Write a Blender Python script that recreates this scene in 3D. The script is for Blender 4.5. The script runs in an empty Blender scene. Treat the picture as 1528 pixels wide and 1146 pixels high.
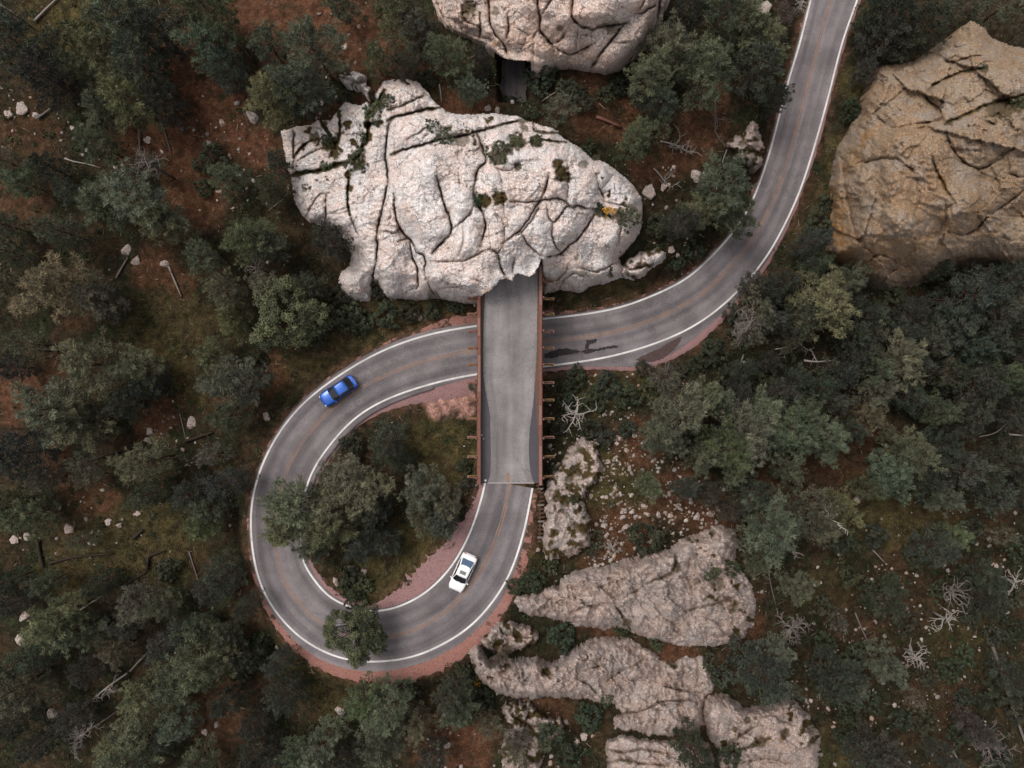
import bpy, math, random
import numpy as np
from mathutils import Vector

# ------------------------------------------------------------------ camera, sky, sun, exposure
S = bpy.context.scene
COL = S.collection
CAM_H = 90.0
KPX = 0.70711 / 764.0
cam_d = bpy.data.cameras.new('camera')
cam = bpy.data.objects.new('camera', cam_d)
COL.objects.link(cam)
cam.location = (0, 0, CAM_H)
cam.rotation_euler = (0, 0, 0)
cam_d.sensor_width = 36.0
cam_d.lens = 18.0 / 0.70711
cam_d.clip_end = 3000.0
S.camera = cam

W = bpy.data.worlds.new('World')
S.world = W
W.use_nodes = True
nt = W.node_tree
bg = nt.nodes['Background']
sky = nt.nodes.new('ShaderNodeTexSky')
sky.sky_type = 'NISHITA'
sky.sun_disc = False
SUN_DIR = Vector((-0.42, 0.30, 0.86)).normalized()
sky.sun_elevation = math.asin(SUN_DIR.z)
sky.sun_rotation = math.atan2(SUN_DIR.x, SUN_DIR.y)
sky.dust_density = 4.0
sky.air_density = 1.0
hs = nt.nodes.new('ShaderNodeHueSaturation')
hs.inputs['Saturation'].default_value = 0.10
nt.links.new(sky.outputs['Color'], hs.inputs['Color'])
nt.links.new(hs.outputs['Color'], bg.inputs['Color'])
bg.inputs['Strength'].default_value = 0.10
sun_d = bpy.data.lights.new('sun', 'SUN')
sun_d.energy = 1.0
sun_d.angle = math.radians(25)
sun_d.color = (1.0, 0.92, 0.82)
sun = bpy.data.objects.new('sun', sun_d)
sun.rotation_euler = SUN_DIR.to_track_quat('Z', 'Y').to_euler()
sun.location = (0, 0, 60)
COL.objects.link(sun)
S.view_settings.view_transform = 'Standard'
S.view_settings.look = 'None'
S.view_settings.gamma = 1.0
S.view_settings.exposure = 0.78
S.view_settings.use_curve_mapping = False

rng = np.random.default_rng(11)
random.seed(5)

# ------------------------------------------------------------------ numeric helpers
def at(px, py, z):
    """point of the photograph -> world, for a thing whose height z is known"""
    f = KPX * (CAM_H - z)
    return np.stack([(np.asarray(px, float) - 764) * f, (573 - np.asarray(py, float)) * f, np.zeros_like(np.asarray(px, float)) + z], -1)

def to_px(x, y, z):
    f = KPX * (CAM_H - z)
    return 764 + x / f, 573 - y / f

_perm = {}
def perlin(x, y, seed=0):
    if seed not in _perm:
        r = np.random.default_rng(1000 + seed)
        a = r.uniform(0, 2 * np.pi, (256, 256))
        _perm[seed] = (np.cos(a), np.sin(a))
    gx, gy = _perm[seed]
    xi = np.floor(x).astype(int); yi = np.floor(y).astype(int)
    xf = x - xi; yf = y - yi
    u = xf * xf * xf * (xf * (xf * 6 - 15) + 10); v = yf * yf * yf * (yf * (yf * 6 - 15) + 10)
    def g(ix, iy, dx, dy):
        return gx[ix & 255, iy & 255] * dx + gy[ix & 255, iy & 255] * dy
    a = g(xi, yi, xf, yf); b = g(xi + 1, yi, xf - 1, yf)
    c = g(xi, yi + 1, xf, yf - 1); d = g(xi + 1, yi + 1, xf - 1, yf - 1)
    return ((a + (b - a) * u) * (1 - v) + (c + (d - c) * u) * v) * 1.4

def fbm(x, y, octv=4, seed=0, gain=0.5):
    s = 0; a = 1.0; t = 0
    for o in range(octv):
        s = s + a * perlin(x * 2 ** o + 17.3 * o, y * 2 ** o - 9.1 * o, seed + o)
        t += a; a *= gain
    return s / t

def worley(x, y, seed=0):
    r = np.random.default_rng(500 + seed)
    ox = r.random((128, 128)); oy = r.random((128, 128))
    xi = np.floor(x).astype(int); yi = np.floor(y).astype(int)
    f1 = np.full(x.shape, 9.0); f2 = np.full(x.shape, 9.0)
    for i in (-1, 0, 1):
        for j in (-1, 0, 1):
            cx = xi + i; cy = yi + j
            d = np.hypot(cx + ox[cx & 127, cy & 127] - x, cy + oy[cx & 127, cy & 127] - y)
            f2 = np.minimum(f2, np.maximum(f1, d)); f1 = np.minimum(f1, d)
    return f1, f2

def facets(x, y, seed, tilt, off):
    """broken planes: every cell of a Voronoi pattern is a tilted flat facet of its own"""
    r = np.random.default_rng(800 + seed)
    ox = r.random((128, 128)); oy = r.random((128, 128)); ta = r.uniform(-tilt, tilt, (128, 128)); tb = r.uniform(-tilt, tilt, (128, 128)); oo = r.uniform(-off, off, (128, 128))
    xi = np.floor(x).astype(int); yi = np.floor(y).astype(int)
    f1 = np.full(x.shape, 9.0); h = np.zeros(x.shape)
    for i in (-1, 0, 1):
        for j in (-1, 0, 1):
            cx = (xi + i) & 127; cy = (yi + j) & 127
            ex = x - (xi + i + ox[cx, cy]); ey = y - (yi + j + oy[cx, cy])
            d = np.hypot(ex, ey); m = d < f1
            h = np.where(m, oo[cx, cy] + ta[cx, cy] * ex + tb[cx, cy] * ey, h); f1 = np.where(m, d, f1)
    return h

def sstep(a, b, x):
    t = np.clip((x - a) / (b - a), 0, 1)
    return t * t * (3 - 2 * t)

def seg_dist(px, py, pts, closed=False):
    """distance to a polyline and the parameter index of the nearest point"""
    best = np.full(px.shape, 1e9); par = np.zeros(px.shape)
    n = len(pts)
    for i in range(n if closed else n - 1):
        ax, ay = pts[i][0], pts[i][1]; bx, by = pts[(i + 1) % n][0], pts[(i + 1) % n][1]
        dx, dy = bx - ax, by - ay
        t = np.clip(((px - ax) * dx + (py - ay) * dy) / max(dx * dx + dy * dy, 1e-9), 0, 1)
        d = np.hypot(px - ax - t * dx, py - ay - t * dy)
        m = d < best
        best = np.where(m, d, best); par = np.where(m, i + t, par)
    return best, par

def in_poly(px, py, pts):
    c = np.zeros(px.shape, bool)
    n = len(pts); j = n - 1
    for i in range(n):
        xi, yi = pts[i][0], pts[i][1]; xj, yj = pts[j][0], pts[j][1]
        if yi != yj:
            c ^= ((yi > py) != (yj > py)) & (px < (xj - xi) * (py - yi) / (yj - yi) + xi)
        j = i
    return c

def catmull(pts, step):
    P = np.array(pts, float)
    P = np.vstack([2 * P[0] - P[1], P, 2 * P[-1] - P[-2]])
    out = []
    for i in range(1, len(P) - 2):
        n = max(2, int(np.linalg.norm(P[i + 1][:2] - P[i][:2]) / step))
        t = np.linspace(0, 1, n, endpoint=False)[:, None]
        a, b, c, d = P[i - 1], P[i], P[i + 1], P[i + 2]
        out.append(0.5 * (2 * b + (c - a) * t + (2 * a - 5 * b + 4 * c - d) * t ** 2 + (3 * b - a - 3 * c + d) * t ** 3))
    out.append(P[-2][None])
    return np.vstack(out)

def idw(px, py, ctrl, p=3.0, soft=25.0):
    s = 0; w = 0
    for cx, cy, cz in ctrl:
        k = 1.0 / ((px - cx) ** 2 + (py - cy) ** 2 + soft * soft) ** (p / 2)
        s = s + k * cz; w = w + k
    return s / w

# ------------------------------------------------------------------ object helpers
def mesh_np(name, V, F, mat=None, smooth=False, attrs=None, cattrs=None, uv=None):
    V = np.ascontiguousarray(V, np.float32).reshape(-1, 3)
    F = np.ascontiguousarray(F, np.int32)
    me = bpy.data.meshes.new(name)
    k = F.shape[1]
    me.vertices.add(len(V)); me.vertices.foreach_set('co', V.ravel())
    me.loops.add(F.size); me.loops.foreach_set('vertex_index', F.ravel())
    me.polygons.add(len(F))
    me.polygons.foreach_set('loop_start', np.arange(0, F.size, k, dtype=np.int32))
    me.polygons.foreach_set('loop_total', np.full(len(F), k, np.int32))
    if smooth:
        me.polygons.foreach_set('use_smooth', np.ones(len(F), bool))
    for an, av in (attrs or {}).items():
        a = me.attributes.new(an, 'FLOAT', 'POINT'); a.data.foreach_set('value', np.ascontiguousarray(av, np.float32).ravel())
    for an, av in (cattrs or {}).items():
        a = me.attributes.new(an, 'FLOAT_COLOR', 'POINT')
        av = np.ascontiguousarray(av, np.float32).reshape(-1, 3)
        a.data.foreach_set('color', np.hstack([av, np.ones((len(av), 1), np.float32)]).ravel())
    if uv is not None:
        u = me.uv_layers.new(name='UVMap'); u.data.foreach_set('uv', np.ascontiguousarray(uv, np.float32)[F.ravel()].ravel())
    me.update(calc_edges=True); me.validate()
    if mat: me.materials.append(mat)
    return me

def link(name, me, parent=None, **props):
    o = bpy.data.objects.new(name, me)
    COL.objects.link(o)
    if parent: o.parent = parent
    for k, v in props.items(): o[k] = v
    return o

def thing(name, label, cat, loc=(0, 0, 0), rz=0, group=None):
    o = bpy.data.objects.new(name, None); COL.objects.link(o)
    o.location = loc; o.rotation_euler = (0, 0, rz); o.empty_display_size = 0.3
    o['label'] = label; o['category'] = cat
    if group: o['group'] = group
    return o

def tag(o, label, cat, group=None):
    o['label'] = label; o['category'] = cat
    if group: o['group'] = group
    return o

class MB:
    """collects boxes, tubes and free faces (quads padded from tris) into one mesh"""
    def __init__(s): s.v = []; s.f = []; s.n = 0
    def add(s, v, f):
        s.v += [tuple(p) for p in v]; s.f += [tuple(i + s.n for i in q) for q in f]; s.n += len(v)
    def box(s, c, size, rz=0, axes=None, taper=1.0):
        hx, hy, hz = size[0] / 2, size[1] / 2, size[2] / 2
        vs = []
        for dz in (-1, 1):
            for dx, dy in ((-1, -1), (1, -1), (1, 1), (-1, 1)):
                t = taper if dz > 0 else 1.0
                p = (dx * hx * t, dy * hy * t, dz * hz)
                if axes is not None:
                    q = np.array(axes[0]) * p[0] + np.array(axes[1]) * p[1] + np.array(axes[2]) * p[2]
                else:
                    q = np.array((p[0] * math.cos(rz) - p[1] * math.sin(rz), p[0] * math.sin(rz) + p[1] * math.cos(rz), p[2]))
                vs.append(np.array(c) + q)
        s.add(vs, [(3, 2, 1, 0), (4, 5, 6, 7), (0, 1, 5, 4), (1, 2, 6, 5), (2, 3, 7, 6), (3, 0, 4, 7)])
    def beam(s, a, b, w, h, up=(0, 0, 1)):
        a = np.array(a, float); b = np.array(b, float); d = b - a; L = np.linalg.norm(d); d /= L
        sd = np.cross(d, up); sd /= np.linalg.norm(sd); u = np.cross(sd, d)
        s.box((a + b) / 2, (L, w, h), axes=(d, sd, u))
    def tube(s, pts, rad, n=7, jit=0.0):
        pts = [np.array(p, float) for p in pts]
        rings = []
        for i, p in enumerate(pts):
            d = pts[min(i + 1, len(pts) - 1)] - pts[max(i - 1, 0)]; d = d / (np.linalg.norm(d) + 1e-9)
            ref = np.array((0, 0, 1.0)) if abs(d[2]) < 0.9 else np.array((1.0, 0, 0))
            a = np.cross(d, ref); a /= np.linalg.norm(a); b = np.cross(d, a)
            r = rad[i] if hasattr(rad, '__len__') else rad
            rings.append([p + (a * math.cos(2 * math.pi * k / n) + b * math.sin(2 * math.pi * k / n)) * r * (1 + jit * random.uniform(-1, 1)) for k in range(n)])
        v = [q for r in rings for q in r]; f = []
        for i in range(len(rings) - 1):
            for k in range(n):
                k2 = (k + 1) % n
                f.append((i * n + k, i * n + k2, (i + 1) * n + k2, (i + 1) * n + k))
        f.append(tuple(range(n - 1, -1, -1))); f.append(tuple((len(rings) - 1) * n + k for k in range(n)))
        s.add(v, f)
    def mesh(s, name, mat=None, smooth=False):
        me = bpy.data.meshes.new(name)
        me.from_pydata([tuple(map(float, p)) for p in s.v], [], s.f)
        if smooth: me.polygons.foreach_set('use_smooth', [True] * len(me.polygons))
        me.update()
        if mat: me.materials.append(mat)
        return me

# ------------------------------------------------------------------ materials
def mat_new(name, rough=0.85, spec=0.25):
    m = bpy.data.materials.new(name); m.use_nodes = True
    b = m.node_tree.nodes['Principled BSDF']
    b.inputs['Roughness'].default_value = rough
    b.inputs['Specular IOR Level'].default_value = spec
    return m, m.node_tree, b

def N(nt, t, **kw):
    n = nt.nodes.new(t)
    for k, v in kw.items():
        if k in n.inputs.keys(): n.inputs[k].default_value = v
        else: setattr(n, k, v)
    return n

def noise(nt, vec, scale, detail=6, rough=0.6, dist=0.0):
    n = N(nt, 'ShaderNodeTexNoise', Scale=scale, Detail=detail, Roughness=rough, Distortion=dist)
    nt.links.new(vec, n.inputs['Vector'])
    return n.outputs['Fac']

def ramp(nt, fac, stops):
    r = nt.nodes.new('ShaderNodeValToRGB')
    e = r.color_ramp.elements
    while len(e) < len(stops): e.new(0.5)
    for i, (p, c) in enumerate(stops):
        e[i].position = p; e[i].color = (*c, 1) if hasattr(c, '__len__') else (c, c, c, 1)
    nt.links.new(fac, r.inputs['Fac'])
    return r.outputs['Color']

def mix(nt, fac, a, b, mode='MIX'):
    m = nt.nodes.new('ShaderNodeMix'); m.data_type = 'RGBA'; m.blend_type = mode
    if isinstance(fac, (int, float)): m.inputs[0].default_value = fac
    else: nt.links.new(fac, m.inputs[0])
    for k, x in ((6, a), (7, b)):
        if isinstance(x, tuple): m.inputs[k].default_value = (*x, 1)
        else: nt.links.new(x, m.inputs[k])
    return m.outputs[2]

def bump(nt, b, h, strength, dist):
    n = N(nt, 'ShaderNodeBump', Strength=strength, Distance=dist)
    nt.links.new(h, n.inputs['Height']); nt.links.new(n.outputs['Normal'], b.inputs['Normal'])

def geo_pos(nt): return nt.nodes.new('ShaderNodeNewGeometry').outputs['Position']
def objc(nt): return nt.nodes.new('ShaderNodeTexCoord').outputs['Object']
def attr(nt, name, out='Fac'):
    a = nt.nodes.new('ShaderNodeAttribute'); a.attribute_name = name
    return a.outputs[out]

def plain(name, col, rough=0.6, spec=0.4, var=0.25, scale=6.0, metal=0.0):
    m, t, b = mat_new(name, rough, spec)
    f = noise(t, objc(t), scale)
    c = mix(t, f, tuple(x * (1 - var) for x in col), tuple(min(1, x * (1 + var)) for x in col))
    t.links.new(c, b.inputs['Base Color']); b.inputs['Metallic'].default_value = metal
    return m

def granite(name, base, pink, grey, dark, soilc=(0.075, 0.035, 0.018), rustc=(0.27, 0.135, 0.04), streak=0.35, bmp=0.75):
    m, t, b = mat_new(name, 0.92, 0.12)
    p = geo_pos(t)
    c = mix(t, ramp(t, noise(t, p, 0.22, 5, 0.6, 0.6), [(0.40, 0.0), (0.54, 1.0)]), base, pink)
    c = mix(t, ramp(t, noise(t, p, 0.45, 7, 0.7), [(0.50, 0.0), (0.60, .85)]), c, grey)
    # crystals and lichen specks
    zone = ramp(t, noise(t, p, 0.35, 4, 0.6), [(0.35, 0.15), (0.62, 1.0)])
    sp = mix(t, 1.0, ramp(t, noise(t, p, 3.4, 6, 0.85), [(0.50, 0.0), (0.62, 0.72)]), zone, 'MULTIPLY')
    c = mix(t, sp, c, dark)
    # thin hairline joints with rusty edges
    vo = N(t, 'ShaderNodeTexVoronoi', Scale=0.55, Randomness=1.0); vo.feature = 'DISTANCE_TO_EDGE'
    wv = N(t, 'ShaderNodeVectorMath', operation='ADD'); t.links.new(p, wv.inputs[0])
    nz = N(t, 'ShaderNodeTexNoise', Scale=1.1, Detail=5, Roughness=0.6); t.links.new(p, nz.inputs['Vector']); t.links.new(nz.outputs['Color'], wv.inputs[1])
    t.links.new(wv.outputs[0], vo.inputs['Vector'])
    hair = mix(t, 1.0, ramp(t, vo.outputs['Distance'], [(0.0, 0.95), (0.045, 0.0)]), ramp(t, noise(t, p, 0.4, 3, 0.6), [(0.44, 0.0), (0.52, 1.0)]), 'MULTIPLY')
    c = mix(t, hair, c, (0.13, 0.075, 0.05))
    sp2 = ramp(t, noise(t, p, 6.0, 4, 0.75), [(0.51, 0.0), (0.58, 0.9)])
    c = mix(t, sp2, c, tuple(min(0.78, x * 1.55) for x in base))
    # dark water streaks
    mp = N(t, 'ShaderNodeMapping'); mp.inputs['Scale'].default_value = (1.1, 0.22, 0.35); mp.inputs['Rotation'].default_value = (0, 0, 0.25)
    t.links.new(p, mp.inputs['Vector'])
    st = ramp(t, noise(t, mp.outputs['Vector'], 0.7, 5, 0.65), [(0.56, 0.0), (0.76, streak)])
    c = mix(t, st, c, tuple(x * 0.45 for x in grey))
    rf = mix(t, 1.0, attr(t, 'rust', 'Color'), ramp(t, noise(t, p, 1.6, 7, 0.75), [(0.40, 0.05), (0.60, 1.0)]), 'MULTIPLY')
    c = mix(t, rf, c, rustc)
    # soil and moss lying in the joints
    so = mix(t, noise(t, p, 1.6, 4), soilc, (0.045, 0.05, 0.015))
    c = mix(t, attr(t, 'soil'), c, so)
    t.links.new(c, b.inputs['Base Color'])
    h = mix(t, 0.45, noise(t, p, 2.0, 10, 0.78), noise(t, p, 6.5, 5, 0.75))
    bump(t, b, h, bmp, 0.22)
    return m

M = {}
M['granite'] = granite('pale_granite', (0.61, 0.545, 0.53), (0.56, 0.42, 0.37), (0.43, 0.395, 0.39), (0.20, 0.155, 0.145))
M['granite_low'] = granite('grey_pink_granite', (0.34, 0.282, 0.258), (0.33, 0.242, 0.208), (0.245, 0.22, 0.215), (0.10, 0.078, 0.072))
M['granite_tan'] = granite('tan_granite', (0.250, 0.190, 0.138), (0.235, 0.150, 0.090), (0.215, 0.190, 0.172), (0.08, 0.06, 0.048), streak=0.25)
M['stone'] = granite('dull_stone', (0.34, 0.295, 0.27), (0.33, 0.25, 0.215), (0.24, 0.22, 0.21), (0.12, 0.10, 0.09))
M['granite_top'] = granite('rosy_granite', (0.50, 0.41, 0.37), (0.46, 0.32, 0.26), (0.33, 0.29, 0.28), (0.15, 0.12, 0.11), streak=0.45)

def needle_mat(name, sat=1.0):
    m, t, b = mat_new(name, 0.75, 0.2)
    oi = t.nodes.new('ShaderNodeObjectInfo')
    tone = attr(t, 'tone')
    c = mix(t, tone, mix(t, 1.0, oi.outputs['Color'], (0.42, 0.45, 0.46), 'MULTIPLY'), mix(t, 1.0, oi.outputs['Color'], (1.85, 1.75, 1.55), 'MULTIPLY'))
    t.links.new(c, b.inputs['Base Color'])
    return m
M['needle'] = needle_mat('needles')
M['leaf'] = needle_mat('leaves')
M['bark'] = plain('bark', (0.075, 0.05, 0.036), 0.95, 0.1, 0.4, 5)
M['dead'] = plain('bleached_wood', (0.25, 0.22, 0.20), 0.9, 0.1, 0.3, 4)
M['dead_dark'] = plain('grey_dead_wood', (0.15, 0.125, 0.115), 0.9, 0.1, 0.35, 4)
M['log_dark'] = plain('dark_rotten_wood', (0.035, 0.026, 0.02), 0.9, 0.1, 0.35, 4)

# ------------------------------------------------------------------ the road's course
Lp = [(1262,-220),(1236,-100),(1209,3),(1192,70),(1174,129),(1160,185),(1146,237),(1129,286),(1108,328),(1083,361),(1064,381),(1042,402),(1019,421),(970,443),(929,458),(880,468),(810,476),(760,480),(713,486),(657,495),(601,511),(549,534),(493,569),(447,607),(412,652),(388,701),(376,747),(374,790),(381,847),(398,893),(426,931),(458,959),(500,980),(535,987),(576,987),(618,980),(660,962),(702,935),(737,896),(762,854),(780,800),(789,760),(795,722)]
Rp = [(1335,-200),(1308,-90),(1279,0),(1258,59),(1237,140),(1216,216),(1192,290),(1164,349),(1147,380),(1117,418),(1082,453),(1047,481),(1005,502),(956,520),(897,535),(810,547),(760,552),(713,558),(674,565),(632,576),(590,590),(549,610),(514,638),(482,677),(465,705),(453,740),(448,780),(451,833),(465,861),(489,889),(514,903),(540,911),(566,912),(597,905),(636,884),(667,854),(688,823),(706,784),(718,746),(724,722)]
Lc = catmull(Lp, 2.0); Rc = catmull(Rp, 2.0)
# stations: pair each point of the outer edge with the nearest point of the inner edge
dd = ((Lc[:, None, :] - Rc[None, :, :]) ** 2).sum(-1)
near = np.maximum.accumulate(dd.argmin(1))
C = (Lc + Rc[near]) / 2; HWp = np.linalg.norm(Lc - Rc[near], axis=1) / 2
def smooth1(a, w):
    k = np.ones(w) / w
    pad = np.pad(a, (w // 2, w // 2), mode='reflect', reflect_type='odd')
    return np.convolve(pad, k, 'valid')
for _ in range(2):
    C = np.stack([smooth1(C[:, 0], 25), smooth1(C[:, 1], 25)], 1)
HWp = smooth1(HWp, 25)
seg = np.r_[0, np.cumsum(np.linalg.norm(np.diff(C, axis=0), axis=1))]
NS = int(seg[-1] / 5.0)
sq = np.linspace(0, seg[-1], NS)
C = np.stack([np.interp(sq, seg, C[:, 0]), np.interp(sq, seg, C[:, 1])], 1); HWp = np.interp(sq, seg, HWp)
def st_of(px, py): return int(((C - (px, py)) ** 2).sum(1).argmin())
zk = [(1320,-200,-3.4),(1240,10,-2.5),(1100,390,-0.8),(850,512,-0.1),(760,515,0.0),(650,535,0.15),(500,600,1.0),(412,740,2.2),(430,860,3.0),(540,950,3.9),(690,880,5.2),(745,800,6.1),(760,722,6.5)]
RZ = np.interp(np.arange(NS), [st_of(a, b) for a, b, _ in zk], [c for _, _, c in zk])
RZ = smooth1(RZ, 15)
RC = at(C[:, 0], C[:, 1], RZ)                       # world centre line
T = np.gradient(RC[:, :2], axis=0); T /= np.linalg.norm(T, axis=1)[:, None]
T = np.stack([smooth1(T[:, 0], 5), smooth1(T[:, 1], 5)], 1); T /= np.linalg.norm(T, axis=1)[:, None]
Nrm = np.stack([T[:, 1], -T[:, 0]], 1)               # travelling from the top of the picture: towards the right-hand (outer, L) side
HW = HWp * KPX * (CAM_H - RZ)
ARC = np.r_[0, np.cumsum(np.linalg.norm(np.diff(RC[:, :2], axis=0), axis=1))]
# sign check: L edge must be on +Nrm
Lw = at(*Lc[::20].T, 0)[:, :2]
_i = st_of(374, 790)
if np.dot(at(374, 790, RZ[_i])[:2] - RC[_i, :2], Nrm[_i]) < 0: Nrm = -Nrm

def along(ctrl, jit=0.0, seed=0):
    """values given at places along the road -> one value per station"""
    ks = [(st_of(a, b), v) for a, b, v in ctrl]; ks.sort()
    v = smooth1(np.interp(np.arange(NS), [k for k, _ in ks], [q for _, q in ks]), 5)
    if jit: v = v + jit * fbm(np.arange(NS) * 0.35, np.zeros(NS) + seed * 3.7, 3, seed)
    return v
# asphalt beyond the edge line, outer (L) and inner (R) side
extL = along([(1240,0,.25),(1150,250,.25),(1060,400,.3),(900,500,.3),(760,515,.3),(640,540,.5),(540,575,.45),(420,720,.25),(400,830,.25),(440,900,.45),(500,940,1.1),(560,950,1.2),(640,925,1.0),(700,880,.8),(740,820,.35),(760,740,.12)], .10, 1)
extR = along([(1240,0,.22),(1180,300,.22),(1090,410,.5),(1030,455,1.0),(985,478,1.9),(945,492,2.2),(900,503,1.2),(850,510,.4),(760,515,.25),(690,530,.35),(640,545,.6),(560,580,.7),(480,650,.7),(420,740,.65),(430,850,.45),(470,910,.3),(560,945,.2),(680,870,.2),(740,780,.2),(760,740,.1)], .09, 2)
# red and pink gravel beyond that
dirtL = along([(1240,0,.1),(1150,250,.15),(1060,400,.15),(900,490,.2),(760,515,.8),(690,530,1.1),(640,535,.4),(560,565,.2),(420,720,.15),(410,850,.25),(440,900,.6),(500,940,1.0),(560,950,1.4),(640,925,1.6),(700,880,1.1),(740,820,1.0),(752,770,.6),(760,735,.4)], .25, 3)
dirtR = along([(1240,0,.15),(1180,300,.15),(1090,410,.35),(1020,465,.9),(950,490,.5),(880,505,.3),(760,515,.3),(700,530,2.0),(640,545,1.6),(590,570,.8),(520,610,.2),(420,740,.3),(450,890,.3),(520,945,.6),(560,945,.5),(600,930,1.4),(640,905,2.3),(675,875,2.5),(705,835,1.9),(735,785,.9),(755,745,.3)], .25, 4)

def ribbon(offs, z, name, mat, i0=0, i1=None, uv=True, smooth=False, dust=None):
    """offs: list of arrays (signed offset from the centre line, per station); a strip lofted along the road"""
    i1 = NS if i1 is None else i1
    n = len(offs); idx = np.arange(i0, i1)
    V = []; UV = []
    for o, zz in zip(offs, z if isinstance(z, (list, tuple)) else [z] * n):
        o = np.broadcast_to(o, (NS,))[idx]; zz = np.broadcast_to(zz, (NS,))[idx]
        V.append(np.stack([RC[idx, 0] + Nrm[idx, 0] * o, RC[idx, 1] + Nrm[idx, 1] * o, RZ[idx] + zz], 1))
        UV.append(np.stack([o / HW[idx], ARC[idx]], 1))
    V = np.stack(V, 1).reshape(-1, 3); UV = np.stack(UV, 1).reshape(-1, 2)
    k = np.arange(len(idx) - 1)[:, None] * n + np.arange(n - 1)[None]
    k = k.ravel()
    F = np.stack([k, k + 1, k + n + 1, k + n], 1)
    me = mesh_np(name, V, F, mat, uv=UV, attrs=None if dust is None else {'dust': np.repeat(dust[idx], n)})
    # face upwards
    if me.polygons[0].normal.z < 0: me.flip_normals()
    return me

# ------------------------------------------------------------------ terrain
rock_polys = []          # filled by the rocks, in picture coordinates
GC = [(0,0,3),(300,150,4),(500,50,6),(600,100,8),(700,130,8),(760,60,8),(850,150,8),(1000,180,6.5),(1060,230,5),(1110,150,3),(1090,310,1.5),(0,300,0),(200,300,1),(400,250,3),(0,600,-4),(200,600,-2.5),(350,500,-0.5),(300,800,-2),(0,900,-6),(200,1000,-5),(400,1050,-1),(550,1080,1),(700,1040,3),(0,1146,-7),(860,560,-0.6),(860,620,0.6),(850,680,3.6),(830,780,5),(900,720,5),(1000,750,4.2),(900,880,5),(1100,800,3),(1000,1000,4),(1150,1050,2),(1300,700,-1),(1300,950,-2),(1500,900,-4),(1500,600,-4),(1100,550,-0.8),(1250,480,-2),(1450,480,-3),(1250,250,-1.8),(1300,80,-2.5),(1500,20,-1),(1400,200,0),(950,600,1),(960,670,2.6),(600,640,0.2),(640,720,2.2),(580,800,2.8),(500,820,2.2),(510,700,0.8),(660,670,1.2),(600,470,0.2),(500,480,0),(760,600,0.4),(700,620,0.6),(810,620,0.4),(760,650,2.2),(720,680,2.6),(760,690,4.8),(690,740,3.8),(700,640,0.8),(850,450,0.1),(700,450,0.2),(-300,500,-7),(-200,1400,-10),(800,1500,4),(1800,1300,-8),(1900,500,-7),(1800,-200,-3),(700,-300,9),(0,-300,5)]
GCw = [(*at(a, b, c)[:2], c) for a, b, c in GC]
def road_near(x, y):
    x = np.asarray(x, float); y = np.asarray(y, float); sh = x.shape
    x = x.ravel(); y = y.ravel()
    i = np.zeros(x.size, int); d = np.full(x.size, 1e9)
    for s in range(0, x.size, 20000):
        e = (x[s:s+20000, None] - RC[None, :, 0]) ** 2 + (y[s:s+20000, None] - RC[None, :, 1]) ** 2
        # two levels of road are never nearer than the deck is long, so the nearest station decides
        j = e.argmin(1); i[s:s+20000] = j; d[s:s+20000] = np.sqrt(e[np.arange(len(j)), j])
    lat = (x - RC[i, 0]) * Nrm[i, 0] + (y - RC[i, 1]) * Nrm[i, 1]
    return i.reshape(sh), d.reshape(sh), lat.reshape(sh)

def terrain_z(x, y):
    x = np.asarray(x, float); y = np.asarray(y, float)
    z = idw(x, y, GCw, 3.2, 3.0)
    z = z + 0.55 * fbm(x / 9.0, y / 9.0, 4, 21) + 0.16 * fbm(x / 1.9, y / 1.9, 3, 31)
    i, d, lat = road_near(x, y)
    base = np.where(lat > 0, HW[i] + extL[i] + dirtL[i], HW[i] + extR[i] + dirtR[i])
    w = sstep(0.15, 3.6, d - base)
    rz = RZ[i] - 0.14 - 0.10 * sstep(0.0, 0.8, d - base)
    qx, qy = to_px(x, y, z)
    slot = sstep(0, 5, np.minimum(np.minimum(qx - 741, 791 - qx), np.minimum(qy - 60, 150 - qy)) + 2 * fbm(x / 2, y / 2, 2, 33))
    z = z * (1 - slot) + 3.6 * slot
    end = (i == NS - 1)
    w = np.where(end, np.maximum(w, sstep(0.2, 2.5, d - HW[i] * 0.9)), w)
    return rz * (1 - w) + z * w

def axis(lo, hi, step, far, nfar):
    core = np.arange(lo, hi + step / 2, step)
    g = np.geomspace(step * 1.5, far, nfar)
    return np.r_[lo - np.cumsum(g)[::-1], core, hi + np.cumsum(g)]
gx = axis(-76, 76, 0.36, 260, 22); gy = axis(-58, 58, 0.36, 260, 22)
GX, GY = np.meshgrid(gx, gy)
GZ = terrain_z(GX, GY)
TPX, TPY = to_px(GX, GY, GZ)

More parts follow.
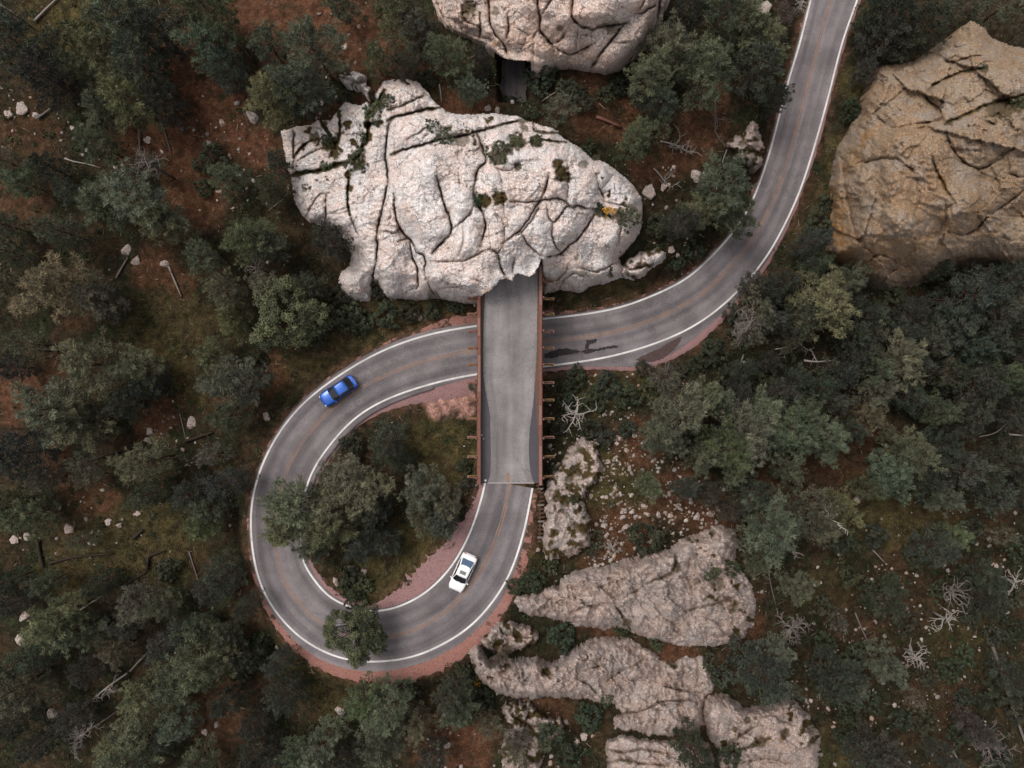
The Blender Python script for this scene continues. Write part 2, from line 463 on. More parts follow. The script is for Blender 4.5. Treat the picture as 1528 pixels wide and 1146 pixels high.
# what covers the ground, place by place (picture coordinates, radius, strength)
def blobs(px, py, lst, seed):
    wx = px + 26 * fbm(px / 45, py / 45, 4, seed); wy = py + 26 * fbm(px / 45 + 9, py / 45, 4, seed + 7)
    s = np.zeros(px.shape)
    for a, b, r, k in lst:
        s = np.maximum(s, k * (1 - sstep(0.55, 1.15, np.hypot(wx - a, wy - b) / r)))
    return s
RED = [(300,120,70,1),(275,180,75,1),(290,240,60,1),(285,310,55,.9),(250,330,40,.8),(330,200,50,1),(380,215,40,1),(480,20,70,1),(400,20,60,1),(540,60,60,.9),(430,110,40,.8),(250,90,60,.9),(360,130,40,1),(600,110,45,.8),(640,120,35,.8),(210,210,40,.9),(30,580,45,.9),(20,620,30,.8),(90,560,30,.7),(240,615,35,.8),(230,640,30,.7),(90,690,30,.6),(120,730,45,.7),(150,750,30,.7),(1050,180,45,.8),(1060,150,35,.8),(1000,240,40,.8),(960,250,25,.8),(1040,210,40,.8),(700,165,40,1),(670,160,30,1),(560,160,40,1),(450,245,60,.9),(500,215,60,1),(1280,650,55,.9),(1260,700,55,.9),(1170,720,60,.7),(1190,690,40,.7),(1270,600,30,.7),(960,660,45,.8),(1010,740,50,.8),(1060,770,50,.9),(930,790,50,.9),(900,820,45,.9),(860,790,50,.9),(1090,890,40,.6),(1110,900,30,.9),(1120,930,35,.9),(900,930,40,.8),(1010,980,40,.9),(1060,1060,30,.9),(1300,930,80,.4),(1400,1060,70,.5),(650,1110,50,.8),(690,1120,60,.9),(820,1060,40,.6),(40,200,60,.4),(30,300,50,.5),(380,900,40,.3),(1480,750,60,.4),(1420,760,60,.5),(1350,860,60,.35),(890,180,40,.8),(930,180,40,.9),(880,110,40,.6),(330,1080,50,.6),(330,1050,40,.6),(360,590,50,.5),(400,560,40,.6),(1400,460,40,.5),(1350,450,30,.6),(230,400,40,.7),(260,420,30,.7),(120,470,30,.4)]
OLV = [(105,25,60,1),(70,20,50,.8),(250,500,80,.6),(290,560,60,.7),(230,570,40,.5),(230,810,80,.7),(160,790,60,.5),(100,850,60,.6),(660,670,55,1),(680,700,40,1),(630,660,40,.8),(600,830,60,.8),(660,800,40,.9),(570,870,50,.7),(1255,230,30,.8),(1235,300,30,.8),(1270,120,28,.8),(1290,30,26,.8),(1210,360,35,.8),(900,720,60,.9),(880,730,50,.9),(940,760,40,.6),(1160,510,30,.6),(1130,500,30,.6),(1340,780,70,.6),(1380,770,60,.6),(900,590,40,.5),(950,560,40,.6),(500,1020,60,.6),(560,1020,50,.6),(440,970,40,.6),(1440,950,60,.4),(650,450,60,.6),(540,520,50,.7),(590,490,50,.7),(480,530,40,.5),(860,450,30,.5),(920,430,40,.5),(780,850,30,.7),(810,820,20,.8),(1090,1110,40,.4),(1230,880,50,.4),(460,880,40,.6),(430,560,40,.5),(1250,1130,60,.6),(1340,760,80,.7),(480,640,30,.8)]
red = blobs(TPX, TPY, RED, 41) * (1 - .45 * sstep(1080, 1180, TPX)); olv = blobs(TPX, TPY, OLV, 51)
n1 = (fbm(GX / 5, GY / 5, 6, 61, .7) + .35 * fbm(GX / .9, GY / .9, 2, 62))[..., None]; n2 = fbm(GX / 1.6, GY / 1.6, 4, 71)[..., None]
dark = np.array((0.020, 0.017, 0.010)); moss = np.array((0.024, 0.027, 0.013)); brown = np.array((0.044, 0.029, 0.016))
gc = dark + (moss - dark) * sstep(.0, .35, n1) + (brown - dark) * sstep(-.15, .3, -n1) 
redc = np.array((0.090, 0.042, 0.024)); olvc = np.array((0.075, 0.058, 0.024))
gc = gc + (olvc - gc) * (olv[..., None] * sstep(-.55, .25, n2 + .3 * n1))
gc = gc + (redc - gc) * (red[..., None] * sstep(-.5, .25, n2 + .2))
# the cut bank right beside the asphalt is bare reddish earth
_i, _d, _l = road_near(GX, GY)
_b = np.where(_l > 0, HW[_i] + extL[_i] + dirtL[_i], HW[_i] + extR[_i] + dirtR[_i])
bank = (1 - sstep(0.2, 1.3, _d - _b))[..., None] * sstep(-.3, .3, n2)
gc = gc + (np.array((0.10, 0.052, 0.034)) - gc) * bank * 0.75
# rosy gravel patch under the bridge, inside the loop
PATCH = [(652,572),(700,566),(714,568),(712,620),(700,628),(676,626),(655,632),(640,622),(628,600),(600,607),(585,602),(618,588)]
pd, _ = seg_dist(TPX + 6 * fbm(TPX / 14, TPY / 14, 3, 81), TPY + 6 * fbm(TPX / 14 + 5, TPY / 14, 3, 82), PATCH, True)
pin = in_poly(TPX, TPY, PATCH)
pk = np.where(pin, sstep(0, 7, pd), 0)[..., None]
gc = gc + (np.array((0.34, 0.185, 0.155)) - gc) * pk * sstep(-.45, .1, n2)

m, t, b = mat_new('forest_floor', 0.97, 0.08)
p = geo_pos(t)
base = attr(t, 'cover', 'Color')
v1 = ramp(t, noise(t, p, 1.3, 8, 0.7), [(0.33, 0.45), (0.50, 0.95), (0.70, 1.8)])
c = mix(t, 1.0, base, v1, 'MULTIPLY')
v2 = ramp(t, noise(t, p, 6.5, 5, 0.75), [(0.36, 0.5), (0.64, 1.55)])
c = mix(t, 1.0, c, v2, 'MULTIPLY')
lit = ramp(t, noise(t, p, 10.0, 3, 0.8), [(0.66, 0.0), (0.74, 0.5)])
c = mix(t, lit, c, (0.16, 0.11, 0.07))
t.links.new(c, b.inputs['Base Color'])
bump(t, b, noise(t, p, 3.0, 8, 0.75), 0.9, 0.25)
M['ground'] = m
ny, nx = GX.shape
k = (np.arange(ny - 1)[:, None] * nx + np.arange(nx - 1)[None]).ravel()
link('ground', mesh_np('ground', np.stack([GX, GY, GZ], -1), np.stack([k, k + 1, k + nx + 1, k + nx], 1), M['ground'], True, cattrs={'cover': gc}), kind='structure')

from math import floor
def tz(x, y): return float(terrain_z(np.array([x]), np.array([y]))[0])

# ------------------------------------------------------------------ road, markings, shoulders
def road_mat(name, col, warm, tracks=1.0):
    m, t, b = mat_new(name, 0.9, 0.18)
    uv = t.nodes.new('ShaderNodeUVMap'); uv.uv_map = 'UVMap'
    sep = t.nodes.new('ShaderNodeSeparateXYZ'); t.links.new(uv.outputs['UV'], sep.inputs[0])
    p = geo_pos(t)
    mp = N(t, 'ShaderNodeMapping'); mp.inputs['Scale'].default_value = (6.0, 0.10, 1); t.links.new(uv.outputs['UV'], mp.inputs['Vector'])
    streak = noise(t, mp.outputs['Vector'], 1.0, 5, 0.6)
    mp2 = N(t, 'ShaderNodeMapping'); mp2.inputs['Scale'].default_value = (2.1, 0.05, 1); t.links.new(uv.outputs['UV'], mp2.inputs['Vector'])
    band = noise(t, mp2.outputs['Vector'], 1.0, 2, 0.5)
    # wheel paths: polished darker bands at |u| about 0.28 and 0.72
    wv = N(t, 'ShaderNodeMath', operation='MULTIPLY'); t.links.new(sep.outputs[0], wv.inputs[0]); wv.inputs[1].default_value = 2 * math.pi * 2.15
    cs = N(t, 'ShaderNodeMath', operation='COSINE'); t.links.new(wv.outputs[0], cs.inputs[0])
    ma = N(t, 'ShaderNodeMath', operation='MULTIPLY_ADD'); t.links.new(cs.outputs[0], ma.inputs[0]); ma.inputs[1].default_value = 0.11 * tracks
    t.links.new(band, ma.inputs[2])
    base = mix(t, ramp(t, ma.outputs[0], [(0.30, 0.0), (0.68, 1.0)]), tuple(x * 0.74 for x in col), tuple(x * 1.22 for x in col))
    base = mix(t, ramp(t, streak, [(0.42, 0.0), (0.72, 0.55)]), base, warm)
    blot = ramp(t, noise(t, p, 0.35, 5, 0.6), [(0.40, 0.85), (0.62, 1.12)])
    base = mix(t, 1.0, base, blot, 'MULTIPLY')
    # sealed cracks and patches
    mp3 = N(t, 'ShaderNodeMapping'); mp3.inputs['Scale'].default_value = (1.0, 0.16, 1); t.links.new(uv.outputs['UV'], mp3.inputs['Vector'])
    wob_ = N(t, 'ShaderNodeTexNoise', Scale=0.8, Detail=5, Roughness=0.65); t.links.new(p, wob_.inputs['Vector'])
    va = N(t, 'ShaderNodeVectorMath', operation='ADD'); t.links.new(mp3.outputs[0], va.inputs[0]); t.links.new(wob_.outputs['Color'], va.inputs[1])
    vo = N(t, 'ShaderNodeTexVoronoi', Scale=0.9); vo.feature = 'DISTANCE_TO_EDGE'; t.links.new(va.outputs[0], vo.inputs['Vector'])
    ck = mix(t, 1.0, ramp(t, vo.outputs['Distance'], [(0.0, 0.75), (0.016, 0.0)]), ramp(t, noise(t, p, 0.12, 3, 0.6), [(0.46, 0.0), (0.56, 1.0)]), 'MULTIPLY')
    base = mix(t, ck, base, tuple(x * .42 for x in col))
    pt = ramp(t, noise(t, p, 0.09, 2, 0.4), [(0.30, 0.80), (0.70, 1.16)])
    base = mix(t, 1.0, base, pt, 'MULTIPLY')
    gr = ramp(t, noise(t, p, 9.0, 5, 0.85), [(0.32, 0.66), (0.68, 1.34)])
    base = mix(t, 1.0, base, gr, 'MULTIPLY')
    t.links.new(base, b.inputs['Base Color'])
    bump(t, b, noise(t, p, 22.0, 3, 0.7), 0.25, 0.02)
    return m
M['asphalt'] = road_mat('asphalt', (0.152, 0.134, 0.142), (0.200, 0.172, 0.170))
def edge_cols(hw): return [hw + extL, hw, hw * .6, hw * .2, -hw * .2, -hw * .6, -hw, -hw - extR]
drop = [-0.03, 0, .01, .03, .03, .01, 0, -0.03]
link('road', ribbon(edge_cols(HW), drop, 'road', M['asphalt']), kind='structure')
link('road_edge', ribbon([HW + extL + .10, HW + extL], [-.30, -.03], 'road_edge', M['asphalt']), kind='structure')
link('road_edge', ribbon([-HW - extR, -HW - extR - .10], [-.03, -.30], 'road_edge', M['asphalt']), kind='structure')

def paint(name, col, wear, scale=3.0, u=1.0):
    m, t, b = mat_new(name, 0.8, 0.2)
    p = geo_pos(t)
    f = ramp(t, noise(t, p, scale, 6, 0.75), [(wear - .10, 1.0), (wear + .10, 0.0)])
    f2 = ramp(t, noise(t, p, .5, 4, 0.6), [(0.3, .75), (0.6, 1.05)])
    c = mix(t, f, col, (0.135, 0.120, 0.122))
    c = mix(t, 1.0, c, f2, 'MULTIPLY')
    t.links.new(c, b.inputs['Base Color'])
    return m
M['white_paint'] = paint('white_road_paint', (0.64, 0.61, 0.60), 0.33)
M['yellow_paint'] = paint('worn_yellow_paint', (0.26, 0.145, 0.09), 0.45, 1.1)
eL = HW - 0.02
LW = 0.22
link('edge_line', ribbon([HW + LW / 2, HW - LW / 2], .014, 'edge_line', M['white_paint']), kind='structure')
link('edge_line', ribbon([-HW + LW / 2, -HW - LW / 2], .014, 'edge_line', M['white_paint']), kind='structure')
wob = .10 * fbm(np.arange(NS) * .06, np.zeros(NS), 2, 5)
cl = HW * along([(1240,0,.12),(1060,400,.02),(760,515,0),(500,600,-.02),(410,760,.0),(540,950,.1),(690,870,-.02),(760,740,.05)])
for o in (0.14, -0.14):
    link('centre_line', ribbon([cl + o + .06 + wob, cl + o - .06 + wob], .036, 'centre_line', M['yellow_paint']), kind='structure')

m, t, b = mat_new('red_gravel', 0.97, 0.08)
p = geo_pos(t)
c = mix(t, noise(t, p, .5, 5, .6), (0.255, 0.105, 0.075), (0.30, 0.165, 0.15))
c = mix(t, ramp(t, noise(t, p, 5.0, 5, .75), [(0.5, 0.0), (0.66, .8)]), c, (0.10, 0.05, 0.04))
c = mix(t, ramp(t, noise(t, p, 8.0, 3, .8), [(0.6, 0.0), (0.7, .7)]), c, (0.42, 0.31, 0.28))
brn = mix(t, noise(t, p, 1.2, 6, .7), (0.035, 0.022, 0.014), (0.10, 0.062, 0.042))
dm = N(t, 'ShaderNodeMath', operation='ADD'); t.links.new(attr(t, 'dust'), dm.inputs[0]); t.links.new(ramp(t, noise(t, p, .8, 6, .7), [(0.38, -0.0), (0.62, 1.0)]), dm.inputs[1])
c = mix(t, ramp(t, dm.outputs[0], [(0.75, 0.0), (1.25 / 1.25, 1.0)]), brn, c)
t.links.new(c, b.inputs['Base Color']); bump(t, b, noise(t, p, 6.0, 5, .7), .6, .08)
M['gravel'] = m
M['gravel_pink'] = plain('pink_gravel', (0.30, 0.165, 0.165), 0.97, 0.08, 0.35, 5)
M['gravel_pink'] = m.copy(); 
for n in M['gravel_pink'].node_tree.nodes:
    if n.type == 'MIX' and not n.inputs[6].is_linked and not n.inputs[7].is_linked:
        n.inputs[6].default_value = (0.28, 0.15, 0.145, 1); n.inputs[7].default_value = (0.235, 0.15, 0.155, 1)
oL = HW + extL; oR = HW + extR
dirtL = np.maximum(.06, dirtL * (1 + .55 * fbm(np.arange(NS) * .5, np.zeros(NS) + 3, 3, 11))); dirtR = np.maximum(.06, dirtR * (1 + .35 * fbm(np.arange(NS) * .5, np.zeros(NS) + 5, 3, 12)))
link('gravel_shoulder', ribbon([oL + dirtL + .5, oL + dirtL, oL + dirtL * .5, oL - .1], [-.38, -.10, -.08, -.06], 'gravel_shoulder', M['gravel'], dust=along([(1240,0,.05),(1060,400,.1),(900,490,.2),(760,515,.5),(690,530,.6),(620,540,.2),(520,590,.1),(412,740,.1),(425,870,.4),(460,920,.75),(520,950,.9),(640,925,1.0),(700,880,.75),(740,820,.35),(755,740,.3)])), kind='structure')
link('gravel_shoulder', ribbon([-oR + .1, -oR - dirtR * .5, -oR - dirtR, -oR - dirtR - .5], [-.06, -.08, -.10, -.38], 'gravel_shoulder', M['gravel_pink'], dust=along([(1240,0,.05),(1120,400,.2),(1040,460,.5),(950,500,.45),(880,510,.3),(760,515,.3),(700,530,.8),(620,550,.8),(560,580,.3),(420,740,.1),(450,890,.2),(520,945,.5),(600,930,.9),(675,875,1.0),(735,785,1.0)])), kind='structure')

# low asphalt kerb on the inside of the bend below the blue car
i0, i1 = st_of(640, 545), st_of(428, 850)
me = ribbon([-HW - .28, -HW - .34, -HW - extR - .08, -HW - extR - .16], [.0, .13, .15, -.3], 'kerb', M['asphalt'], i0, i1)
link('kerb', me, kind='structure')

# wet stain and potholed patch on the lane east of the bridge (a darker tar patch lying on the road)
def sheet_px(name, poly, zoff, mat, n=1.0, jit=1.2, seed=0, **props):
    P = catmull(list(poly) + [poly[0]], n)[:-1]
    P = P + jit * np.stack([fbm(P[:, 0] / 3, P[:, 1] / 3, 3, 90 + seed), fbm(P[:, 0] / 3 + 7, P[:, 1] / 3, 3, 91 + seed)], 1)
    z = np.array([RZ[st_of(a, b)] for a, b in P]) + zoff
    V = at(P[:, 0], P[:, 1], z)
    me = bpy.data.meshes.new(name); me.from_pydata([tuple(v) for v in V], [], [tuple(range(len(V)))])
    me.update()
    if me.polygons[0].normal.z < 0: me.flip_normals()
    me.materials.append(mat)
    return link(name, me, **props)
M['tar'] = plain('tar_patch', (0.022, 0.017, 0.020), 0.75, 0.3, 0.5, 3)
for q, poly in enumerate([[(812,528),(826,523),(842,520),(858,522),(866,525),(850,529),(836,531),(826,534),(814,534)],
                          [(866,525),(876,521),(890,520),(906,517),(920,515),(921,518),(905,521),(890,524),(876,528)],
                          [(875,508),(890,506),(888,512),(880,514),(878,521),(873,520)]]):
    sheet_px('road_stain', poly, .041, M['tar'], 1.0, 2.2, q, kind='structure')
M['wash'] = plain('brown_washed_asphalt', (0.075, 0.050, 0.048), 0.95, 0.1, 0.45, 4)
sheet_px('broken_asphalt_edge', [(948,537),(965,528),(985,519),(1004,508),(1016,503),(1012,514),(1000,527),(986,536),(968,540)], .006, M['wash'], 2.0, 2.0, 7, kind='structure')

# ------------------------------------------------------------------ the bridge
DZ = 6.5
f_d = KPX * (CAM_H - DZ)
XL, XR = (717 - 764) * f_d, (804 - 764) * f_d
YS, YN = (573 - 721) * f_d, (573 - 262) * f_d      # deck runs on into the tunnel
def dx(px): return (px - 764) * f_d
def dy(py): return (573 - py) * f_d
M['deck_old'] = plain('dark_bridge_asphalt', (0.070, 0.064, 0.073), 0.9, 0.2, 0.22, 1.2)
M['overlay'] = road_mat('pale_worn_asphalt', (0.195, 0.178, 0.180), (0.232, 0.208, 0.206), 0.3)
M['timber'] = plain('red_brown_timber', (0.155, 0.072, 0.056), 0.85, 0.15, 0.35, 3)
M['timber2'] = plain('weathered_rosy_timber', (0.21, 0.115, 0.094), 0.85, 0.15, 0.35, 3)
M['timber_end'] = plain('ochre_timber', (0.21, 0.13, 0.068), 0.9, 0.1, 0.35, 3)
M['post'] = plain('creosoted_timber', (0.07, 0.042, 0.03), 0.9, 0.1, 0.4, 3)
M['wet_edge'] = plain('brown_silt_on_deck', (0.12, 0.075, 0.06), 0.95, 0.1, 0.4, 2.5)
br = thing('timber_bridge', 'two-lane timber bridge with red-brown rails crossing over the lower road', 'bridge', (0, 0, 0))
q = MB(); q.box(((XL + XR) / 2, (YS + YN) / 2, DZ - .22), (XR - XL, YN - YS, .44)); link('deck', q.mesh('deck', M['deck_old']), br)
# pale overlay with its ragged edges
ys = np.linspace(YS + .02, YN - .1, 170)
pyv = 573 - ys / f_d
le = np.interp(pyv, [262,420,440,470,520,560,580,600,620,650,680,700,712,721], [718,722,724,722,721,721.5,724,728,731.5,732,732.5,732,731,727])
re_ = np.interp(pyv, [262,420,470,520,555,600,622,640,660,680,700,712,721], [803,802.5,801.5,801,799,796,793,790.5,789,789,791,794,797])
le = le + .8 * fbm(pyv / 5, pyv * 0, 3, 95); re_ = re_ + .9 * fbm(pyv / 5, pyv * 0 + 4, 3, 96)
cols = np.linspace(0, 1, 7)
V = np.stack([np.stack([dx(le + (re_ - le) * cc), ys, np.full_like(ys, DZ + .045 - (.03 if cc in (0, 1) else 0))], 1) for cc in cols], 1).reshape(-1, 3)
UV = np.stack([np.stack([np.full_like(ys, cc * 2 - 1), ys], 1) for cc in cols], 1).reshape(-1, 2)
k = (np.arange(len(ys) - 1)[:, None] * 7 + np.arange(6)[None]).ravel()
link('asphalt_overlay', mesh_np('asphalt_overlay', V, np.stack([k, k + 1, k + 8, k + 7], 1), M['overlay'], uv=UV), br)
def strip(name, e0, e1, mat, z):
    V = np.stack([np.stack([dx(e0), ys, np.full_like(ys, z)], 1), np.stack([dx(e1), ys, np.full_like(ys, z)], 1)], 1).reshape(-1, 3)
    k = np.arange(len(ys) - 1) * 2
    link(name, mesh_np(name, V, np.stack([k, k + 1, k + 3, k + 2], 1), mat), br)
w = np.interp(pyv, [262,440,560,640,655], [3.2,3.4,4,1.5,0.2])
strip('silt', np.full_like(w, 804.) - w * 1.6, np.full_like(w, 803.6), M['wet_edge'], DZ + .012)
w = np.interp(pyv, [262,440,470,560,575], [2.5,4,2,1.0,0.2])
strip('silt', np.full_like(w, 717.2), 717.4 + w * 1.6, M['wet_edge'], DZ + .012)
q = MB(); q.box(((dx(728) + dx(797)) / 2, YS + .03, DZ + .055), (dx(797) - dx(728), .16, .02)); link('expansion_joint', q.mesh('expansion_joint', plain('pale_joint', (0.26, 0.235, 0.235), .9)), br)
q = MB(); q.box((dx(758), dy(713), DZ + .05), (.30, 1.2, .012)); link('centre_line', q.mesh('centre_line', M['yellow_paint']), br)
me_rail = None
for side, px in ((-1, 715.5), (1, 806.0)):
    x = dx(px)
    n = 11; y0, y1 = YS - .1, dy(398) if side > 0 else dy(420)
    yy = np.linspace(y0, y1, n + 1)
    for a, bb in zip(yy[:-1], yy[1:]):
        q = MB(); q.box((x + random.uniform(-.015, .015), (a + bb) / 2, DZ + 1.02), (.30, bb - a - .03, .20)); link('rail_cap', q.mesh('rail_cap', M['timber2'] if random.random() < .4 else M['timber']), br)
        q = MB(); q.box((x + side * .20, (a + bb) / 2, DZ + .62), (.14, bb - a - .03, .26)); link('side_rail', q.mesh('side_rail', M['timber']), br)
    q = MB(); q.box((x - side * .02, (y0 + y1) / 2, DZ + .14), (.34, y1 - y0, .28)); link('curb_beam', q.mesh('curb_beam', M['timber']), br)
    pys = [419, 445, 468, 494, 519, 544, 571, 597, 625, 653, 682, 712]
    for kk, py in enumerate(pys):
        if side < 0 and py < 440: continue
        y = dy(py)
        q = MB(); q.box((x + side * .33, y, DZ + .30), (.22, .24, 1.30)); link('rail_post', q.mesh('rail_post', M['timber']), br)
        L = 1.55 if side > 0 else 1.35
        q = MB(); q.box((x + side * (.1 + L / 2), y, DZ - .62), (L, .30, .30)); link('outrigger', q.mesh('outrigger', M['timber_end'] if kk % 3 else M['timber2']), br)
        q = MB(); q.beam((x + side * (L - .05), y, DZ - .46), (x + side * .47, y, DZ + .72), .13, .13, (0, 1, 0)); link('brace', q.mesh('brace', M['timber'] if side < 0 else M['post']), br)
# stringers, bents
for sx in np.linspace(XL + .3, XR - .3, 6):
    q = MB(); q.box((sx, (YS + dy(445)) / 2, DZ - .70), (.36, dy(445) - YS, .50)); link('stringer', q.mesh('stringer', M['post']), br)
for py in (462, 566, 606, 648):
    y = dy(py)
    q = MB(); q.box(((XL + XR) / 2, y, DZ - 1.12), (XR - XL + .8, .40, .34)); link('bent_cap', q.mesh('bent_cap', M['post']), br)
    for sx in np.linspace(XL, XR, 5):
        zb = tz(sx, y) - .4
        q = MB(); q.tube([(sx, y, zb), (sx, y, DZ - 1.29)], [.24, .2], 9); link('bent_post', q.mesh('bent_post', M['post'], True), br)
# white stones lying on the dark strip of the deck
# the road's next piece, glimpsed in the deep gap between the two outcrops
zz = 3.9
V = np.array([at(745, 152, zz), at(788, 152, zz), at(786, 40, zz), at(748, 40, zz)])
V = np.array([((V[0] * (1 - k) + V[3] * k) * (1 - j) + (V[1] * (1 - k) + V[2] * k) * j) for k in np.linspace(0, 1, 9) for j in np.linspace(0, 1, 5)])
k = (np.arange(8)[:, None] * 5 + np.arange(4)[None]).ravel()
link('road', mesh_np('road', V, np.stack([k, k + 1, k + 6, k + 5], 1), M['asphalt'], uv=np.array([(j * 2 - 1, kk * 10) for kk in np.linspace(0, 1, 9) for j in np.linspace(0, 1, 5)])), kind='structure')
# ------------------------------------------------------------------ crib walls of logs that carry the road's end by the bridge
def crib(name, label, pts, n, out, zt, zb):
    w = thing(name, label, 'wall', tuple(at(*pts[0], zt)))
    bx, by, bz = at(*pts[0], zt)
    path = catmull(pts, 1.0)
    ii = np.linspace(0, len(path) - 1, n).astype(int)
    P = at(path[:, 0], path[:, 1], zt)
    for a, c2 in zip(ii[:-1], ii[1:]):
        q = MB(); q.beam(P[a] - (bx, by, bz) + np.array((0, 0, -1.2)), P[c2] - (bx, by, bz) + np.array((0, 0, -1.2)), .16, 2.4); link('face_plank', q.mesh('face_plank', M['post']), w)
    for j, a in enumerate(ii):
        d = P[min(a + 1, len(P) - 1)] - P[max(a - 1, 0)]; d /= np.linalg.norm(d)
        nn = np.array((d[1], -d[0], 0)) * out
        o = P[a] - (bx, by, bz)
        q = MB(); q.beam(o - nn * .25 + np.array((0, 0, -.05)), o + nn * .5 + np.array((0, 0, -.10)), .20, .22); link('log_end', q.mesh('log_end', M['dead_dark'] if j % 4 == 1 else M['post']), w)
        q = MB(); q.box(o + nn * .55 + np.array((0, 0, -1.3)), (.2, .2, 2.2)); link('upright', q.mesh('upright', M['post']), w)
crib('log_crib_wall', 'dark log crib wall with stub ends at the bridge end facing the loop trees', [(716,721),(714,733),(709,746),(701,757)], 9, 1, 6.15, 3.5)
crib('log_crib_wall', 'long dark log crib wall with stub ends facing the pale stone scree', [(803,724),(805,750),(806,780),(805,808)], 15, -1, 6.15, 4)

# ------------------------------------------------------------------ rock outcrops
def label_blocks(free):
    """connected areas of a boolean grid, numbered"""
    ny, nx = free.shape
    lab = np.where(free, np.arange(1, ny * nx + 1).reshape(ny, nx), 0)
    while True:
        p = np.pad(lab, 1)
        m = np.maximum.reduce([p[1:-1, 1:-1], p[:-2, 1:-1], p[2:, 1:-1], p[1:-1, :-2], p[1:-1, 2:]])
        m = np.where(free, m, 0)
        # pointer jumping: take the label of the cell one's label names
        m = np.where(free, np.maximum(m, m.ravel()[np.maximum(m - 1, 0)]), 0)
        if (m == lab).all(): break
        lab = m
    u, inv = np.unique(lab, return_inverse=True)
    return inv.reshape(ny, nx), len(u) - 1

def rock(name, label, outline, tops, cracks, mat, step=1.6, D=30, steep=2.4, warp=3.0, seed=0, amp=1.0, soil=(), rust=(), minor=46, group=None, corridor=None, bottoms=2.5, pits=0.0, ins_rust=.8, cw=1.0, pk=1.0, fac=1.0, ragged=(), split=True, blockz=.55):
    global rock_polys
    rock_polys.append(outline)
    O = np.array([(a, b) for a, b, *_ in outline], float)
    x0, y0 = O.min(0) - 8; x1, y1 = O.max(0) + 8
    xs = np.arange(x0, x1, step); ys = np.arange(y0, y1, step)
    PX, PY = np.meshgrid(xs, ys)
    wx = PX + warp * fbm(PX / 15, PY / 15, 5, seed + 1, .62) * 1.7; wy = PY + warp * fbm(PX / 15 + 31, PY / 15, 5, seed + 2, .62) * 1.7
    inside = in_poly(wx, wy, outline)
    # height of the foot of the rock, from the outline's own heights
    ds = 0; wsum = 0; dmin = np.full(PX.shape, 1e9)
    n = len(outline)
    for i in range(n):
        a, b2 = outline[i], outline[(i + 1) % n]
        ex, ey = b2[0] - a[0], b2[1] - a[1]
        t = np.clip(((wx - a[0]) * ex + (wy - a[1]) * ey) / max(ex * ex + ey * ey, 1e-9), 0, 1)
        d = np.hypot(wx - a[0] - t * ex, wy - a[1] - t * ey)
        w = 1 / (d + 2.0) ** 3 * math.hypot(ex, ey)
        ds = ds + w * (a[2] + (b2[2] - a[2]) * t); wsum = wsum + w
        dmin = np.minimum(dmin, d)
    zb = ds / wsum
    zt = idw(wx, wy, tops, 3.0, 14.0)
    g0 = at(PX, PY, zb); tg = terrain_z(g0[..., 0], g0[..., 1])
    if corridor is None or seed == 10:
        lowz = zb < 9
        zb = np.where(lowz, np.maximum(zb, tg - .15), zb); zt = np.maximum(zt, tg + 2.8)
    prof = 1 - (1 - np.clip(dmin / D, 0, 1)) ** steep
    h = zb + (zt - zb) * prof
    # joints
    carve = np.zeros(PX.shape); core = np.full(PX.shape, 9.0); so = np.zeros(PX.shape)
    cwx = PX + 3.0 * fbm(PX / 12, PY / 12, 4, seed + 3, .6) ; cwy = PY + 3.0 * fbm(PX / 12 + 13, PY / 12, 4, seed + 4, .6)
    pil = np.zeros(PX.shape); ru0 = np.zeros(PX.shape)
    for cr in cracks:
        pts, wd, dp = cr[0], cr[1], cr[2]; sf = cr[3] if len(cr) > 3 else 0
        bx0 = min(q[0] for q in pts) - 60; bx1 = max(q[0] for q in pts) + 60; by0 = min(q[1] for q in pts) - 60; by1 = max(q[1] for q in pts) + 60
        sel = (cwx > bx0) & (cwx < bx1) & (cwy > by0) & (cwy < by1)
        if not sel.any(): continue
        path = catmull(pts, 4.0)
        d, par = seg_dist(cwx[sel], cwy[sel], [tuple(v) for v in path])
        wv = wd * (0.75 + 0.6 * perlin(par * .35, par * 0 + seed, seed + 5))
        wide = wd > 4.2
        wv = np.maximum(wv, .8)
        ends = np.minimum(par, len(path) - 1 - par) * 4.0
        lv = np.clip(.70 + .70 * perlin(par * .22, par * 0 + seed * 1.7, seed + 21), .30, 1.2) * (.35 + .65 * sstep(0, 14, ends))
        cv = dp * lv * np.exp(-(d / np.maximum(wv * (.75 if wide else .36 * cw), step * .75)) ** 2)
        carve[sel] = np.maximum(carve[sel], cv)
        pil[sel] = np.maximum(pil[sel], pk * min(1.0, dp * .5) * (.5 + .5 * lv) * (.4 * np.exp(-np.maximum(d - 1, 0) / 5.0) + .7 * np.exp(-np.maximum(d - 1, 0) / 20.0)))
        core[sel] = np.minimum(core[sel], d / np.maximum(wv * .5, step * 1.05))
        ru0[sel] = np.maximum(ru0[sel], .55 * np.exp(-d / 2.6) * np.clip(.5 + perlin(par * .3, par * 0 + 9, seed + 31), 0, 1))
        if sf: so[sel] = np.maximum(so[sel], sf * (1 - sstep(.7, 1.35, d / wv)))
    free = inside & (core > 1.0)
    lab, nl = label_blocks(free)
    sizes = np.bincount(lab.ravel(), minlength=nl + 1)
    min_px = 260 / step ** 2
    keep = sizes >= min_px; keep[0] = False
    lab = np.where(keep[lab], lab, 0)
    for _ in range(80):                               # joints' floors go to the block next to them
        hole = inside & (lab == 0)
        if not hole.any(): break
        p = np.pad(lab, 1)
        nb = np.maximum.reduce([p[:-2, 1:-1], p[2:, 1:-1], p[1:-1, :-2], p[1:-1, 2:]])
        if not (hole & (nb > 0)).any(): break
        lab = np.where(hole, nb, lab)
    r = np.random.default_rng(seed + 900)
